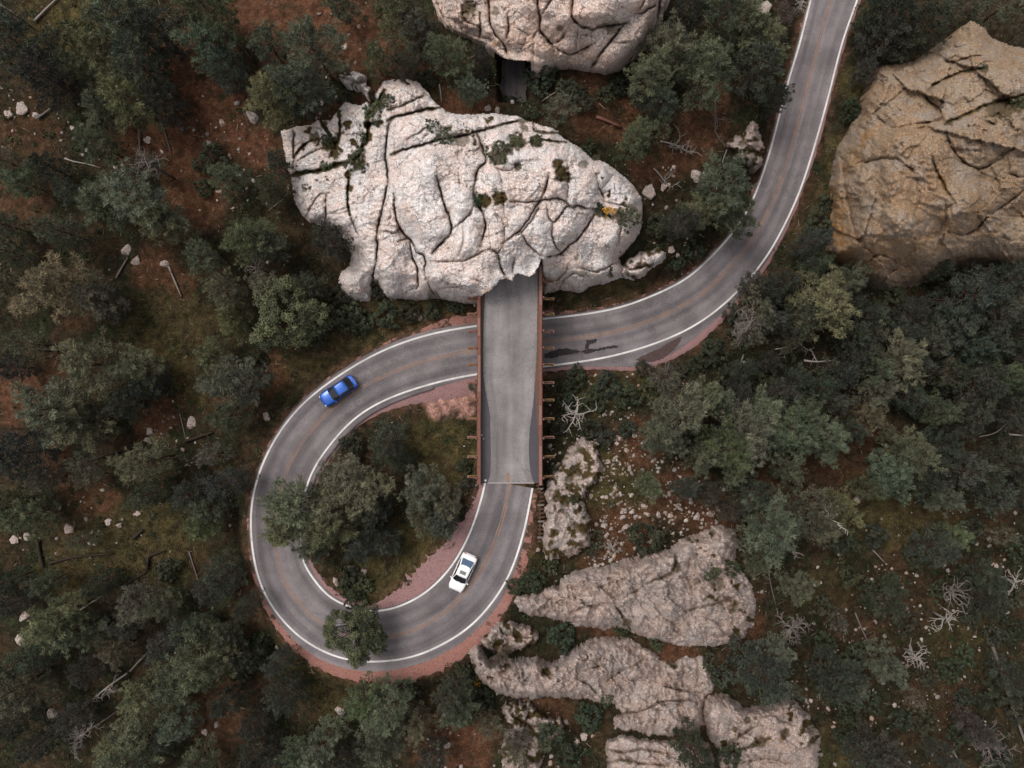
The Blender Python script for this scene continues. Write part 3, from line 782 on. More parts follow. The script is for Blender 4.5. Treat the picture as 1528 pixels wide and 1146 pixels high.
    offs = r.uniform(-blockz, blockz, nl + 1); tx = r.uniform(-.03, .03, nl + 1); ty = r.uniform(-.03, .03, nl + 1)
    cntx = np.bincount(lab.ravel(), PX.ravel(), nl + 1) / np.maximum(np.bincount(lab.ravel(), minlength=nl + 1), 1)
    cnty = np.bincount(lab.ravel(), PY.ravel(), nl + 1) / np.maximum(np.bincount(lab.ravel(), minlength=nl + 1), 1)
    edge = sstep(0, 14, dmin)
    h = h + edge * np.clip(offs[lab] + tx[lab] * (PX - cntx[lab]) + ty[lab] * (PY - cnty[lab]), *((-1.5, 1.5) if split else (-.5, .7)))
    # minor joints, ledges and grain
    ang = .45 + .5 * math.sin(seed * 1.7)
    u = PX * np.cos(ang) + PY * np.sin(ang); v = -PX * np.sin(ang) + PY * np.cos(ang)
    wq = 5 * fbm(PX / 20, PY / 20, 3, seed + 7)
    f1, f2 = worley((u + wq) / minor, (v + wq) / (minor * .62), seed + 8)
    e = f2 - f1
    mcut = sstep(-.1, .35, fbm(PX / 50, PY / 50, 2, seed + 9))
    h = h - .38 * amp * np.exp(-(e / .045) ** 2) * mcut - .10 * amp * np.exp(-e / .12)
    h = h + amp * edge * (.55 * fbm(PX / 42, PY / 42, 3, seed + 10) + .32 * fbm(PX / 14, PY / 14, 3, seed + 11))
    jx = 4 * fbm(PX / 13, PY / 13, 3, seed + 27); jy = 4 * fbm(PX / 13 + 5, PY / 13, 3, seed + 28)
    brk = sstep(-.25, .3, fbm(PX / 60, PY / 60, 2, seed + 29))
    h = h + fac * amp * edge * (facets((u + jx) / minor, (v + jy) / (minor * .6), seed + 1, .55, .28) + (.35 + .65 * brk) * facets((u + jx) / (minor * .42), (v + jy) / (minor * .25), seed + 2, .30, .16) + brk * facets((u + jx * .6) / (minor * .17), (v + jy * .6) / (minor * .11), seed + 3, .16, .08))
    rgh = .6 + 1.3 * sstep(-.25, .35, fbm(PX / 55, PY / 55, 2, seed + 22))
    h = h + amp * rgh * (.20 * (0.5 - np.abs(fbm(PX / 9, PY / 9, 3, seed + 12)) * 2) + .13 * fbm(PX / 4.2, PY / 4.2, 3, seed + 13, .65))
    if pits:
        g1, g2 = worley((PX + 3 * fbm(PX / 9, PY / 9, 2, seed + 14)) / 9.0, (PY + 3 * fbm(PX / 9 + 4, PY / 9, 2, seed + 15)) / 9.0, seed + 16)
        h = h + pits * (.5 - 1.15 * g1)
        so = np.maximum(so, sstep(.10, .30, fbm(PX / 16, PY / 16, 4, seed + 17) + .35 * (g1 - .45)))
    h = h - (carve + pil) * edge.clip(.25, 1)
    for a, b2, rr, th in ragged:
        g = (1 - sstep(.6, 1.0, np.hypot(PX - a, PY - b2) / rr)) * sstep(th, th + .10, fbm(PX / 17, PY / 17, 4, seed + 25))
        so = np.maximum(so, g); h = h - .3 * g
    # rounded shoulders at the brink
    # soil pockets and rust
    for a, b2, rr, k in soil:
        q2 = np.hypot(cwx - a, cwy - b2) / rr + .5 * fbm(PX / 7, PY / 7, 3, seed + 18)
        g = k * (1 - sstep(.6, 1.0, q2)); so = np.maximum(so, g); h = h - .35 * g
    ru = ru0 * ins_rust
    for pts, wd, k in rust:
        d, _ = seg_dist(cwx, cwy, pts)
        ru = np.maximum(ru, k * (1 - sstep(.1, 1.1, d / wd + 1.3 * fbm(PX / 14, PY / 14, 5, seed + 19, .65))))
    # vertices (nowhere below the ground it stands on)
    P = at(PX, PY, h); h = np.maximum(h, terrain_z(P[..., 0], P[..., 1]) + .10 + .25 * edge)
    P = at(PX, PY, h)
    cells = inside[:-1, :-1] & inside[1:, :-1] & inside[:-1, 1:] & inside[1:, 1:]
    clab = lab[:-1, :-1]
    nxg = PX.shape[1]
    k0 = np.arange(PX.shape[0] - 1)[:, None] * nxg + np.arange(nxg - 1)[None]
    allF = np.stack([k0, k0 + nxg, k0 + nxg + 1, k0 + 1], -1)
    # skirts from the brink down into the ground (over the road: only a lip, the tunnel runs below)
    gz = np.minimum(terrain_z(P[..., 0], P[..., 1]), P[..., 2]) - bottoms
    if corridor is not None:
        cx0, cx1, cy1 = corridor
        over = (PX > cx0) & (PX < cx1) & (PY > cy1)
        gz = np.where(over, P[..., 2] - 1.4, gz)
    B = P.copy(); B[..., 2] = gz
    if corridor is not None:
        B[..., 1] = np.where(over, B[..., 1] + 1.3, B[..., 1])
    Vall = np.vstack([P.reshape(-1, 3), B.reshape(-1, 3)]); nb_ = P.shape[0] * P.shape[1]
    sk = []; skl = []
    cp = np.pad(cells, 1)
    for dyy, dxx, e0, e1 in ((-1, 0, 3, 0), (1, 0, 1, 2), (0, -1, 0, 1), (0, 1, 2, 3)):
        nbr = cp[1 + dyy:cp.shape[0] - 1 + dyy, 1 + dxx:cp.shape[1] - 1 + dxx]
        mm = cells & ~nbr
        f = allF[mm]
        if len(f):
            a, b2 = f[:, e0], f[:, e1]
            sk.append(np.stack([b2, a, a + nb_, b2 + nb_], 1)); skl.append(clab[mm])
    F = np.vstack([allF[cells]] + sk); FL = np.r_[clab[cells], np.concatenate(skl)]
    at_soil = np.r_[so.ravel(), so.ravel() * 0]; at_rust = np.r_[ru.ravel(), ru.ravel() * 0]
    def build(nm, f, parent):
        used, inv = np.unique(f, return_inverse=True)
        me = mesh_np(nm, Vall[used], inv.reshape(f.shape), mat, True, attrs={'soil': at_soil[used], 'rust': at_rust[used]})
        return link(nm, me, parent)
    ul = [l for l in np.unique(FL)]
    big = [l for l in ul if (FL == l).sum() >= 120]
    if not split or len(big) <= 1:
        o = build(name, F, None); tag(o, label, 'rock', group); return o
    oc = thing(name, label, 'rock', (0, 0, 0), group=group)
    main = max(big, key=lambda l: (FL == l).sum())
    for l in big:
        mm = FL == l
        if l == main: mm = mm | ~np.isin(FL, big)
        build('rock_slab', F[mm], oc)
    return oc

# --- the pale outcrop that the tunnel goes through
big_out = [(418,195,1.5),(440,189,3),(462,186,4),(478,177,5),(493,180,6),(508,158,7),(516,150,7.5),(536,158,8),(548,150,8.5),(556,160,8.5),(560,140,9),(572,120,9),(600,117,9.5),(622,120,10),(636,134,10),(646,148,10),(672,168,10),(700,170,10),(735,168,10),(772,172,10),(800,184,10),(826,190,10),(842,206,10),(868,222,9),(884,236,9),(905,242,8.5),(924,256,8),(946,276,7),(958,296,6),(960,318,5),(956,346,4),(938,372,2.5),(925,385,2.2),(932,402,1.5),(930,414,1),(900,424,1),(880,428,1),(868,436,.8),(835,432,.8),(813,440,.5),(809,424,3),(809,385,11.2),(798,408,11.2),(789,414,11.2),(780,410,11.3),(772,408,11.3),(765,420,11.3),(754,417,11.3),(746,418,11.2),(737,428,11.2),(735,432,11.2),(722,440,10.8),(716,444,6),(708,451,2),(692,452,.8),(672,449,.4),(655,446,.3),(640,447,.2),(620,449,.1),(600,447,.1),(585,447,0),(572,440,0),(563,428,.5),(556,436,.2),(552,450,0),(533,450,-.2),(516,444,-.3),(508,432,-.3),(504,420,-.2),(508,405,0),(520,396,.8),(524,380,1.2),(510,352,1),(490,338,.6),(462,333,.3),(447,318,.2),(438,296,.2),(434,268,.6),(428,250,.8),(424,225,1)]
T1 = [(440,215,4),(470,230,5.5),(520,190,8),(535,220,8.5),(470,290,5.5),(500,280,7),(540,270,9),(540,330,8),(530,400,5),(540,430,3.5),(600,140,11),(620,160,11.5),(560,215,10.5),(610,200,12.5),(640,250,14.5),(620,300,13.5),(650,340,13.6),(600,360,10),(590,400,7.5),(600,430,4.5),(660,400,12),(680,425,11),(690,300,14.6),(740,300,14.5),(700,360,13.8),(740,350,13.5),(760,385,12.6),(720,420,12),(790,330,13.8),(840,330,12.5),(820,270,14),(760,240,14),(870,270,12),(900,350,9),(890,390,6.5),(920,300,9.5),(850,400,8),(790,390,12.3),(840,420,4),(700,190,12),(780,200,12)]
SO = .9
K1 = [([(581,184),(577,209),(575,232),(578,255),(578,275),(573,300),(566,330),(563,345),(563,377),(561,395),(557,415),(556,440)],3.4,2.0,.35),
 ([(578,180),(594,173),(610,170),(624,166),(640,163),(656,160)],3.6,1.2,.9),
 ([(584,231),(600,224),(620,219),(640,213),(668,206),(690,203),(712,197),(740,189),(765,182),(790,180)],3.2,1.3,.8),
 ([(578,165),(600,158),(618,149),(632,143)],2.4,.8,.6),([(606,208),(622,200),(640,188)],1.8,.6,.5),([(580,204),(596,197),(604,188)],1.2,.5),
 ([(712,199),(717,212),(722,228),(725,241),(714,253),(710,264),(707,285),(710,300),(716,310),(722,322),(724,338),(720,355),(717,368)],3.2,1.6,.4),
 ([(652,265),(657,282),(663,305),(671,325),(674,344),(664,357),(652,370),(645,378)],2.8,1.5,.5),
 ([(674,344),(690,330),(702,318),(708,306)],2.0,1.0,.2),
 ([(588,290),(590,320),(600,345),(610,355),(617,362),(622,376),(633,382),(635,400),(633,410)],3.2,2.2,.2),
 ([(633,410),(640,425),(650,440),(664,448)],2.8,1.8,.3),([(612,362),(614,380),(622,400),(624,418),(622,430)],3.4,2.4),
 ([(594,362),(604,356),(614,357)],2.6,1.4,.3),([(564,348),(576,344),(586,348),(596,342)],2.2,1.0,.3),
 ([(684,216),(684,232),(688,244)],1.5,.6),([(684,252),(685,265),(688,284)],1.5,.6),
 ([(744,252),(748,268),(750,285)],1.6,.7),([(732,247),(744,252),(760,255),(772,245)],1.6,.6,.2),
 ([(750,363),(762,355),(776,343),(788,328),(800,308),(808,294),(816,275),(820,258)],3.0,1.6,.2),
 ([(753,364),(770,352),(783,342),(796,325),(806,306)],1.6,1.0),
 ([(742,322),(750,330),(753,348),(752,362)],1.8,.9),([(750,285),(752,305),(753,325)],1.2,.5),
 ([(762,300),(780,302),(798,301),(812,298),(830,296),(846,301),(852,308),(862,306),(874,310),(888,312)],2.2,1.1,.3),
 ([(846,240),(848,262),(847,285),(846,300)],1.8,.9,.2),
 ([(816,305),(818,322),(824,332),(833,325),(842,312),(848,304)],2.0,1.0,.3),([(824,332),(823,350),(828,366),(838,380)],2.0,1.0,.3),
 ([(892,314),(882,328),(872,345),(862,356),(850,366),(840,376),(820,383),(806,381)],3.6,2.2),
 ([(772,344),(782,355),(788,366),(798,374),(808,382)],2.6,1.4),([(776,343),(784,360)],1.2,.6),
 ([(808,380),(809,395),(808,410)],3.0,2.2),
 ([(889,260),(893,275),(899,292),(902,302)],3.2,1.8),([(898,282),(908,270),(918,258)],2.2,1.0),([(902,302),(925,306),(950,312)],2.2,1.0,.3),
 ([(928,318),(927,340),(924,358),(924,372)],2.2,1.2),([(913,325),(905,320),(896,313)],2.6,1.4,.9),
 ([(436,262),(452,258),(470,256),(488,252),(500,247),(516,243),(530,236),(538,228),(544,212)],5.0,1.2,1.0),
 ([(545,215),(548,200),(552,186),(570,183)],5.0,1.6,1.0),([(548,175),(556,165),(566,150),(574,135)],5.0,1.4,1.0),
 ([(486,290),(486,310),(485,335)],1.8,.9,.7),([(520,255),(520,275),(519,298),(522,320)],2.8,1.2,1.0),([(522,320),(530,340),(536,352)],1.8,.9,.4),([(455,325),(466,305),(478,290),(492,288)],1.6,.7,.6),
 ([(437,190),(438,220),(437,245),(436,262)],2.0,1.0,.4),([(438,235),(448,222),(460,212),(474,208)],3.0,1.0,1.0),([(444,240),(460,230),(480,222)],1.6,.6,.8),([(478,180),(488,195),(500,215),(510,225)],4.0,1.0,1.0),([(505,165),(508,185),(506,205),(500,220)],3.5,.9,1.0),
 ([(640,390),(660,391),(690,389),(712,380),(730,372),(742,378),(752,366)],2.4,.9,.25),([(744,378),(747,395),(753,410),(757,420)],3.0,1.6,.5),([(768,385),(765,402),(770,415)],2.6,1.4,.2),([(690,389),(694,405)],1.4,.5),
 ([(655,432),(680,428),(700,435),(716,434)],1.8,.7,.2),([(700,415),(716,420),(728,428)],1.6,.7),([(834,430),(845,415),(858,408),(872,414)],2.2,1.0,.3),([(812,415),(828,418),(842,408),(848,392)],2.0,1.0,.3),([(862,400),(890,405),(912,396),(926,388)],2.2,1.0,.3),([(650,240),(665,238),(680,234)],1.2,.4),([(597,281),(608,281),(620,277)],1.8,.7),([(795,184),(800,196),(822,198),(842,200)],3.0,1.0,.9),([(798,208),(820,210),(845,212)],3.0,.9,.9),([(690,330),(692,350),(690,368),(684,384)],1.3,.5),([(576,345),(582,330),(584,310)],1.2,.5)]
soil1 = [(742,232,16,.9),(722,300,13,1),(745,295,14,1),(838,258,14,1),(832,245,10,1),(845,265,10,.9),(772,212,16,.9),(800,212,12,.9),(760,225,10,.8),(490,215,14,1),(470,205,10,.9),(500,230,10,1),(535,243,12,1),(550,205,8,1),(520,262,7,1),(522,282,6,1),(898,316,12,.8),(926,322,14,.8),(560,425,9,.9),(660,200,12,.6),(690,208,14,.7),(860,385,5,.6),(782,190,8,.7),(772,248,8,.9),(562,155,12,1),(548,185,8,1),(870,245,8,.6),(645,441,9,.6)]
rust1 = [([(722,434),(735,430)],6,.7),([(822,400),(850,395),(870,405)],16,.35),([(812,425),(830,425)],12,.6),([(660,370),(690,384),(720,376)],9,.25),([(586,300),(600,330)],12,.12),([(740,296),(755,298)],8,1.0),([(858,388),(866,392)],9,.5)]
big_rock = rock('rock_outcrop', 'big pale jointed granite outcrop with the tunnel mouth at the bridge end', big_out, T1, K1, M['granite'], 1.3, 34, 2.3, 2.0, 10, .62, soil1, rust1, 44, corridor=(713, 811, 372), blockz=.45, cw=.95, pk=1.35, fac=.9, ragged=[(525,165,40,.10),(470,205,40,.16),(520,215,32,.16),(590,130,34,.2),(700,180,60,.22),(915,290,45,.25),(930,390,40,.2),(470,270,30,.2)])
# tunnel walls and roof under it (stone, dark because no light gets in)
tun = MB()
yS_, yN_ = dy(395), dy(205)
x0_, x1_ = XL - .5, XR + .5
for i in range(8):
    ya = yS_ + (yN_ - yS_) * i / 8; yb = yS_ + (yN_ - yS_) * (i + 1) / 8
    j = [random.uniform(-.25, .25) for _ in range(4)]
    tun.add([(x0_ - .3 + j[0], ya, 3), (x0_ + j[1], ya, 9.2), (x0_ + 1.4, ya, 10.7 + j[2] * .5), (x1_ - 1.4, ya, 10.8), (x1_ + j[3], ya, 9.2), (x1_ + .3, ya, 3),
             (x0_ - .3 + j[0], yb, 3), (x0_ + j[1], yb, 9.2), (x0_ + 1.4, yb, 10.7), (x1_ - 1.4, yb, 10.8), (x1_ + j[3], yb, 9.2), (x1_ + .3, yb, 3)],
            [(k, k + 1, k + 7, k + 6) for k in range(5)])
me = tun.mesh('tunnel_lining', M['granite'])
link('tunnel_lining', me, big_rock)

# --- the rosy rock at the top edge
top_out = [(628,-60,8),(645,0,8),(652,22,8),(664,38,8),(680,50,8),(700,58,8),(722,70,8),(744,84,10),(758,90,12),(784,92,12.5),(806,98,11),(828,97,9),(850,100,8),(878,108,7.5),(904,110,7.5),(926,102,7),(946,84,7),(966,66,7),(986,36,7),(1000,0,7),(1010,-60,7),(960,-160,8),(800,-200,8),(680,-160,8)]
T2 = [(660,10,11),(690,30,13),(720,50,13.5),(700,-20,14),(760,40,16),(780,75,14.5),(800,0,18),(850,20,18),(840,70,14),(900,60,13),(900,10,17),(950,40,12),(960,-20,14),(880,90,11),(780,-80,18),(900,-80,17)]
K2 = [([(650,0),(658,18),(666,32),(672,42)],3.2,1.8),([(728,-20),(730,15),(731,34),(738,50),(750,64),(758,80),(762,92)],3.2,2.0),([(715,20),(717,40),(716,58)],2.6,1.4,.4),([(757,20),(759,38),(756,58)],2.6,1.6),
 ([(800,-20),(803,12),(806,28),(806,44),(815,58),(824,68),(828,78)],3.2,2.0),([(806,24),(816,10),(826,-4)],2.2,1.2),([(855,-20),(854,12),(854,26),(866,38),(885,44)],3.4,2.0),
 ([(824,66),(838,58),(845,46)],2.0,1.0,.3),([(828,70),(845,80),(858,80),(872,72),(890,64)],2.6,1.6),([(930,36),(920,50),(908,66),(896,80),(886,96),(880,108)],3.2,1.7,.3),([(885,44),(900,38),(918,38),(935,34)],3.6,1.5,.7),
 ([(990,-20),(985,0),(980,30),(974,60)],5.0,3.0),([(948,20),(960,18),(976,8),(982,0)],3.4,1.8),([(795,60),(800,48),(806,44)],1.6,.9),([(796,55),(796,75),(797,90)],1.4,.6),([(860,20),(861,50),(860,78)],1.6,.6),([(690,10),(694,30),(715,40)],2.0,.9,.5),([(735,60),(700,52),(690,45)],2.0,1.0),([(768,62),(780,66),(794,62)],1.6,.7),([(905,60),(925,64),(945,62)],1.6,.7),([(960,-20),(962,0),(948,20)],2.0,1.0)]
rock('rock_outcrop', 'rosy rounded granite outcrop at the top edge of the photo above the dark gap', top_out, T2, K2, M['granite_top'], 1.5, 30, 2.2, 2.0, 40, .7, [(700,12,14,.9),(693,25,10,.7),(740,18,8,.7),(836,42,6,.8),(915,40,14,.6)], [([(735,66),(742,64)],6,.8),([(770,50),(820,60)],22,.35),([(800,30),(815,60)],14,.3)], 50, bottoms=3, corridor=(738, 793, 60), cw=1.0, pk=1.3, fac=.9)

# --- the tan rock hill at the right
tan_out = [(1450,30,4),(1468,40,4),(1484,58,3.5),(1505,66,3.5),(1528,70,3),(1620,60,2),(1660,200,0),(1640,330,-2),(1570,392,-2.5),(1510,410,-2.5),(1484,398,-2.5),(1456,396,-2.8),(1430,402,-2.8),(1404,414,-2.8),(1376,424,-2.8),(1350,430,-2.8),(1324,436,-2.6),(1306,430,-2.6),(1288,418,-2.4),(1264,402,-2.2),(1238,390,-2),(1232,374,-1.8),(1238,345,-1.6),(1240,315,-1.5),(1237,280,-1.5),(1242,248,-1.5),(1252,218,-1.2),(1266,195,-1),(1282,165,-.8),(1290,138,-.5),(1303,118,0),(1307,100,.5),(1332,94,1),(1360,92,1.5),(1380,80,2),(1400,64,2.5),(1422,50,3)]
T3 = [(1440,60,9),(1400,100,9),(1340,140,8),(1310,180,8),(1480,110,12),(1420,150,12),(1360,210,12.5),(1290,260,8.5),(1255,330,4.5),(1290,350,10),(1340,270,14.5),(1350,330,14),(1300,390,7),(1340,410,4.5),(1400,230,15),(1460,220,15.5),(1480,180,14),(1500,280,13),(1430,300,14),(1400,370,9.5),(1460,360,9),(1520,340,8),(1580,200,13),(1520,150,13),(1600,300,7),(1265,270,6)]
K3 = [([(1384,136),(1396,126),(1412,118),(1430,110),(1446,105),(1470,102)],3.4,1.5,.3),([(1412,184),(1424,178),(1440,172),(1465,160),(1496,150),(1528,142),(1570,130)],4.0,.9,.9),([(1380,140),(1388,152),(1402,164),(1406,180)],2.6,1.2,.2),
 ([(1412,196),(1416,212),(1424,226),(1436,240),(1450,248),(1465,251),(1480,244),(1496,236)],2.8,1.2,.2),([(1390,232),(1396,250),(1406,272),(1414,286),(1426,304)],2.8,1.0,.4),([(1280,244),(1297,241),(1318,237),(1337,238),(1352,246),(1368,260)],2.6,1.1),
 ([(1257,244),(1260,275),(1266,307),(1272,335),(1280,362)],3.0,1.2),([(1540,275),(1515,294),(1492,311),(1470,328),(1457,342),(1438,350),(1415,346)],3.0,1.5),([(1412,300),(1412,325),(1408,350),(1402,372)],2.2,1.0),([(1426,304),(1412,310)],2.0,.8),
 ([(1303,170),(1330,190),(1360,186),(1405,180)],2.2,.8),([(1405,90),(1425,92),(1455,84),(1480,84)],2.4,.9),([(1470,180),(1484,186),(1486,178)],2.6,1.0,.4),([(1500,258),(1525,264),(1550,262)],2.0,.9),([(1366,258),(1372,290),(1366,320)],1.6,.5),([(1290,395),(1310,380),(1330,386),(1360,405)],2.4,1.0),([(1310,428),(1340,400),(1400,396),(1440,380)],2.0,.8),([(1330,120),(1320,150),(1300,175)],2.0,.7),([(1345,105),(1370,110),(1390,98)],2.0,.7)]
rock('rock_hill', 'great tan domed rock hill right of the upper road, orange stain on its side', tan_out, T3, K3, M['granite_tan'], 1.7, 62, 2.0, 2.8, 70, 1.05, [(1500,160,20,.8),(1480,165,12,.7),(1520,158,14,.7),(1468,104,9,.8)], [([(1246,300),(1250,345),(1262,375),(1280,408)],26,1.0),([(1290,390),(1340,380),(1400,350)],36,.35),([(1440,300),(1500,260)],36,.3),([(1300,230),(1340,300)],40,.25),([(1298,198),(1284,220),(1262,258)],9,.85),([(1404,262),(1412,285),(1424,304)],6,.85),([(1330,170),(1360,200)],30,.15),([(1380,250),(1430,330)],40,.15)], 95, bottoms=3, split=False, fac=1.9)

# --- lower right outcrops
outA = [(766,896,4),(772,888,4.5),(785,885,5),(800,884,5),(818,880,5),(838,866,5),(860,852,5),(885,848,5),(908,845,5),(938,836,5),(968,828,5),(1000,824,5),(1014,812,5),(1022,806,4.5),(1050,794,4),(1078,786,4),(1098,790,3.5),(1104,810,3),(1098,834,3),(1110,855,3),(1122,872,2.8),(1130,900,2.4),(1126,930,2.4),(1114,950,2.5),(1090,960,2.6),(1060,966,2.8),(1030,968,3),(1000,960,3.2),(975,958,3.2),(955,950,3.4),(932,940,3.5),(905,940,3.5),(880,938,3.5),(860,934,3.5),(836,928,3.5),(812,922,3.5),(790,922,3.5),(776,912,3.6)]
TA = [(790,900,6.5),(840,885,8),(880,870,8.5),(930,870,9),(980,860,9),(1030,850,8),(1060,820,7),(1000,900,8.5),(1050,900,7),(1040,940,5),(960,920,7),(900,905,7.5),(860,910,6.5),(1100,900,5),(1090,930,4.5),(1090,850,5.5),(820,905,7)]
KA = [([(855,914),(870,906),(890,904),(906,900)],2.6,1.4),([(1008,826),(1008,840),(1000,856),(980,865),(965,870)],3.2,1.2,.6),([(840,872),(870,880),(905,874),(925,866)],1.8,.6),([(938,888),(950,882),(962,876)],2.2,1.0),([(920,905),(928,918),(935,930)],2.8,1.4,.6),([(1020,912),(1045,906),(1070,900),(1100,890)],2.6,1.0,.4),([(785,890),(800,905),(822,902),(848,892)],1.8,.7),([(1030,830),(1026,860),(1034,885),(1030,910)],2.0,.7),([(985,920),(1010,932),(1030,930)],1.6,.6),([(900,850),(915,870),(918,895)],1.6,.6)]
rock('rock_outcrop', 'long pinkish grey rock slab beside the outer road edge below the stone scree', outA, TA, KA, M['granite_low'], 1.5, 24, 2.0, 4.6, 100, 1.5, [(1010,848,9,.8),(1070,870,14,.6),(1080,895,10,.5),(1095,905,12,.7),(935,930,8,.8),(830,876,6,.5),(1040,868,8,.5)], [([(905,855),(925,850)],14,.25)], 34, split=False, fac=1.3, ragged=[(1080,880,45,.20),(1110,930,30,.2),(1050,820,40,.26)])
outB = [(697,976,3),(702,968,3),(714,960,3.2),(724,975,3.2),(745,985,3.4),(775,985,3.5),(803,980,3.5),(818,990,3.5),(833,986,3.5),(850,970,3.6),(868,961,3.8),(882,954,4),(905,951,4),(930,951,4),(950,957,3.8),(962,966,3.6),(977,972,3.6),(988,984,3.4),(1004,990,3.2),(1022,980,3),(1048,980,2.6),(1058,992,2.5),(1064,1012,2.2),(1066,1030,2.2),(1052,1044,2.2),(1050,1062,2.2),(1052,1080,2),(1030,1096,2),(1000,1101,2),(970,1097,2),(940,1092,2.2),(915,1090,2.4),(914,1072,2.6),(926,1064,2.8),(915,1052,2.8),(890,1048,2.8),(862,1044,2.8),(830,1042,2.8),(800,1044,2.6),(770,1044,2.4),(742,1036,2.4),(722,1022,2.4),(706,1004,2.6)]
TB = [(715,985,5),(760,1010,6.5),(810,1010,7),(850,1000,7.5),(880,990,8),(920,980,8),(960,1000,7.5),(900,1030,6.5),(960,1040,6.5),(1000,1020,6),(1040,1000,5),(1040,1040,4.5),(990,1080,4.5),(940,1080,4.8),(1010,1060,5)]
KB = [([(987,984),(988,1005),(987,1025),(985,1045)],3.4,1.6),([(1018,982),(1020,1005),(1018,1030)],3.0,1.3),([(1040,985),(1042,1008),(1038,1025)],2.6,1.2,.4),([(988,1022),(1005,1026),(1022,1030),(1050,1034)],2.6,1.2,.3),([(985,1045),(980,1070),(974,1092)],2.2,1.1),([(916,1068),(935,1064),(960,1060),(985,1048),(1005,1046),(1030,1044)],2.4,1.2,.5),([(862,1022),(870,1018),(886,1028),(892,1042)],2.4,1.2),([(905,1028),(908,1015),(930,1000),(950,992),(962,980)],2.2,1.0,.2),([(930,1030),(945,1026),(960,1018),(972,1004)],2.0,.9),([(808,993),(814,1005),(822,1012)],3.0,1.3,.6),([(873,1000),(888,996),(905,990)],2.2,1.0,.4),([(1012,1050),(1016,1068),(1035,1074),(1048,1066)],2.4,1.1),([(1000,1082),(996,1096)],2.0,.9),([(850,985),(856,1000),(850,1014)],1.6,.6),([(770,990),(775,1010),(768,1035)],1.6,.6),([(940,960),(944,985)],1.6,.7),([(862,1044),(880,1034),(892,1042)],2.0,.9)]
rock('rock_outcrop', 'wide blocky pinkish outcrop below the long slab, cracked into steps', outB, TB, KB, M['granite_low'], 1.5, 20, 2.0, 4.6, 130, 1.5, [(815,1003,9,1),(1000,985,9,.8),(1005,992,7,.9),(918,1030,6,.4),(735,990,9,.6),(700,1000,8,.5)], [([(850,1022),(860,1015)],12,.25)], 30, split=True, blockz=.5, fac=1.3, ragged=[(730,985,40,.22)])
outC = [(733,938,4),(742,928,4),(762,926,4),(785,934,4),(800,940,4),(806,950,4),(798,962,4),(780,968,4),(764,976,4),(748,978,4),(738,970,4),(726,968,3.6),(716,958,3.4),(724,948,3.6)]
rock('rock_outcrop', 'small broken grey rock between the road shoulder and a round shrub', outC, [(750,945,5.5),(770,950,6),(785,950,5.2),(740,960,5.2)], [([(742,930),(752,945),(770,950),(800,952)],2.4,1.0,.5),([(728,960),(750,962),(770,970)],2.4,1.0,.6)], M['granite_low'], 1.5, 13, 2.0, 4.5, 160, 1.2, [(755,968,10,.8),(738,952,8,.6)], [], 22, split=False, ragged=[(765,955,50,.08)])
outD = [(906,1102,2),(930,1097,2),(952,1102,2),(975,1104,2),(1000,1106,1.8),(1030,1104,1.7),(1058,1108,1.6),(1066,1130,1.5),(1068,1170,1.3),(1070,1215,1.2),(904,1220,1.2),(898,1170,1.4),(908,1140,1.8),(902,1118,1.9)]
rock('rock_outcrop', 'layered pale rock cut off by the bottom edge below the stepped outcrop', outD, [(930,1115,4.4),(960,1125,4.6),(930,1150,4.4),(970,1180,4)], [([(905,1118),(930,1122),(960,1118),(996,1124)],2.6,1.2,.3),([(906,1138),(935,1134),(965,1140),(998,1142)],2.4,1.1,.5),([(950,1104),(955,1122),(948,1140)],2.0,.8)], M['granite_low'], 1.6, 14, 2.0, 3.0, 190, .9, [(938,1134,8,.6)], [], 24, split=False)
outF = [(748,1052,1.6),(768,1046,1.8),(790,1050,1.8),(812,1062,1.8),(836,1072,1.8),(846,1092,1.6),(832,1112,1.5),(814,1122,1.3),(806,1150,1),(780,1170,.8),(756,1160,.8),(744,1125,1),(754,1100,1.2),(750,1078,1.4)]
rock('rock_outcrop', 'crumbly grey broken rock with soil pockets left of the layered bottom rock', outF, [(775,1070,3.2),(810,1090,3.2),(780,1120,2.4),(765,1100,2.6)], [([(760,1062),(785,1080),(815,1085),(840,1095)],2.4,1,.6),([(790,1052),(785,1080),(775,1110),(770,1140)],2.4,1,.6)], M['granite_low'], 1.5, 12, 1.9, 5.0, 340, 1.2, [], [], 22, pits=.3, split=False, ragged=[(790,1090,70,.0)])
outE = [(1050,1046,2),(1060,1038,2),(1078,1032,2),(1096,1044,2),(1112,1056,2),(1140,1056,2),(1168,1044,1.8),(1188,1042,1.6),(1204,1062,1.4),(1214,1080,1.2),(1226,1100,1),(1222,1130,.8),(1228,1200,.5),(1080,1220,.8),(1070,1180,1.2),(1075,1140,1.4),(1070,1118,1.6),(1056,1100,1.8),(1050,1070,2)]
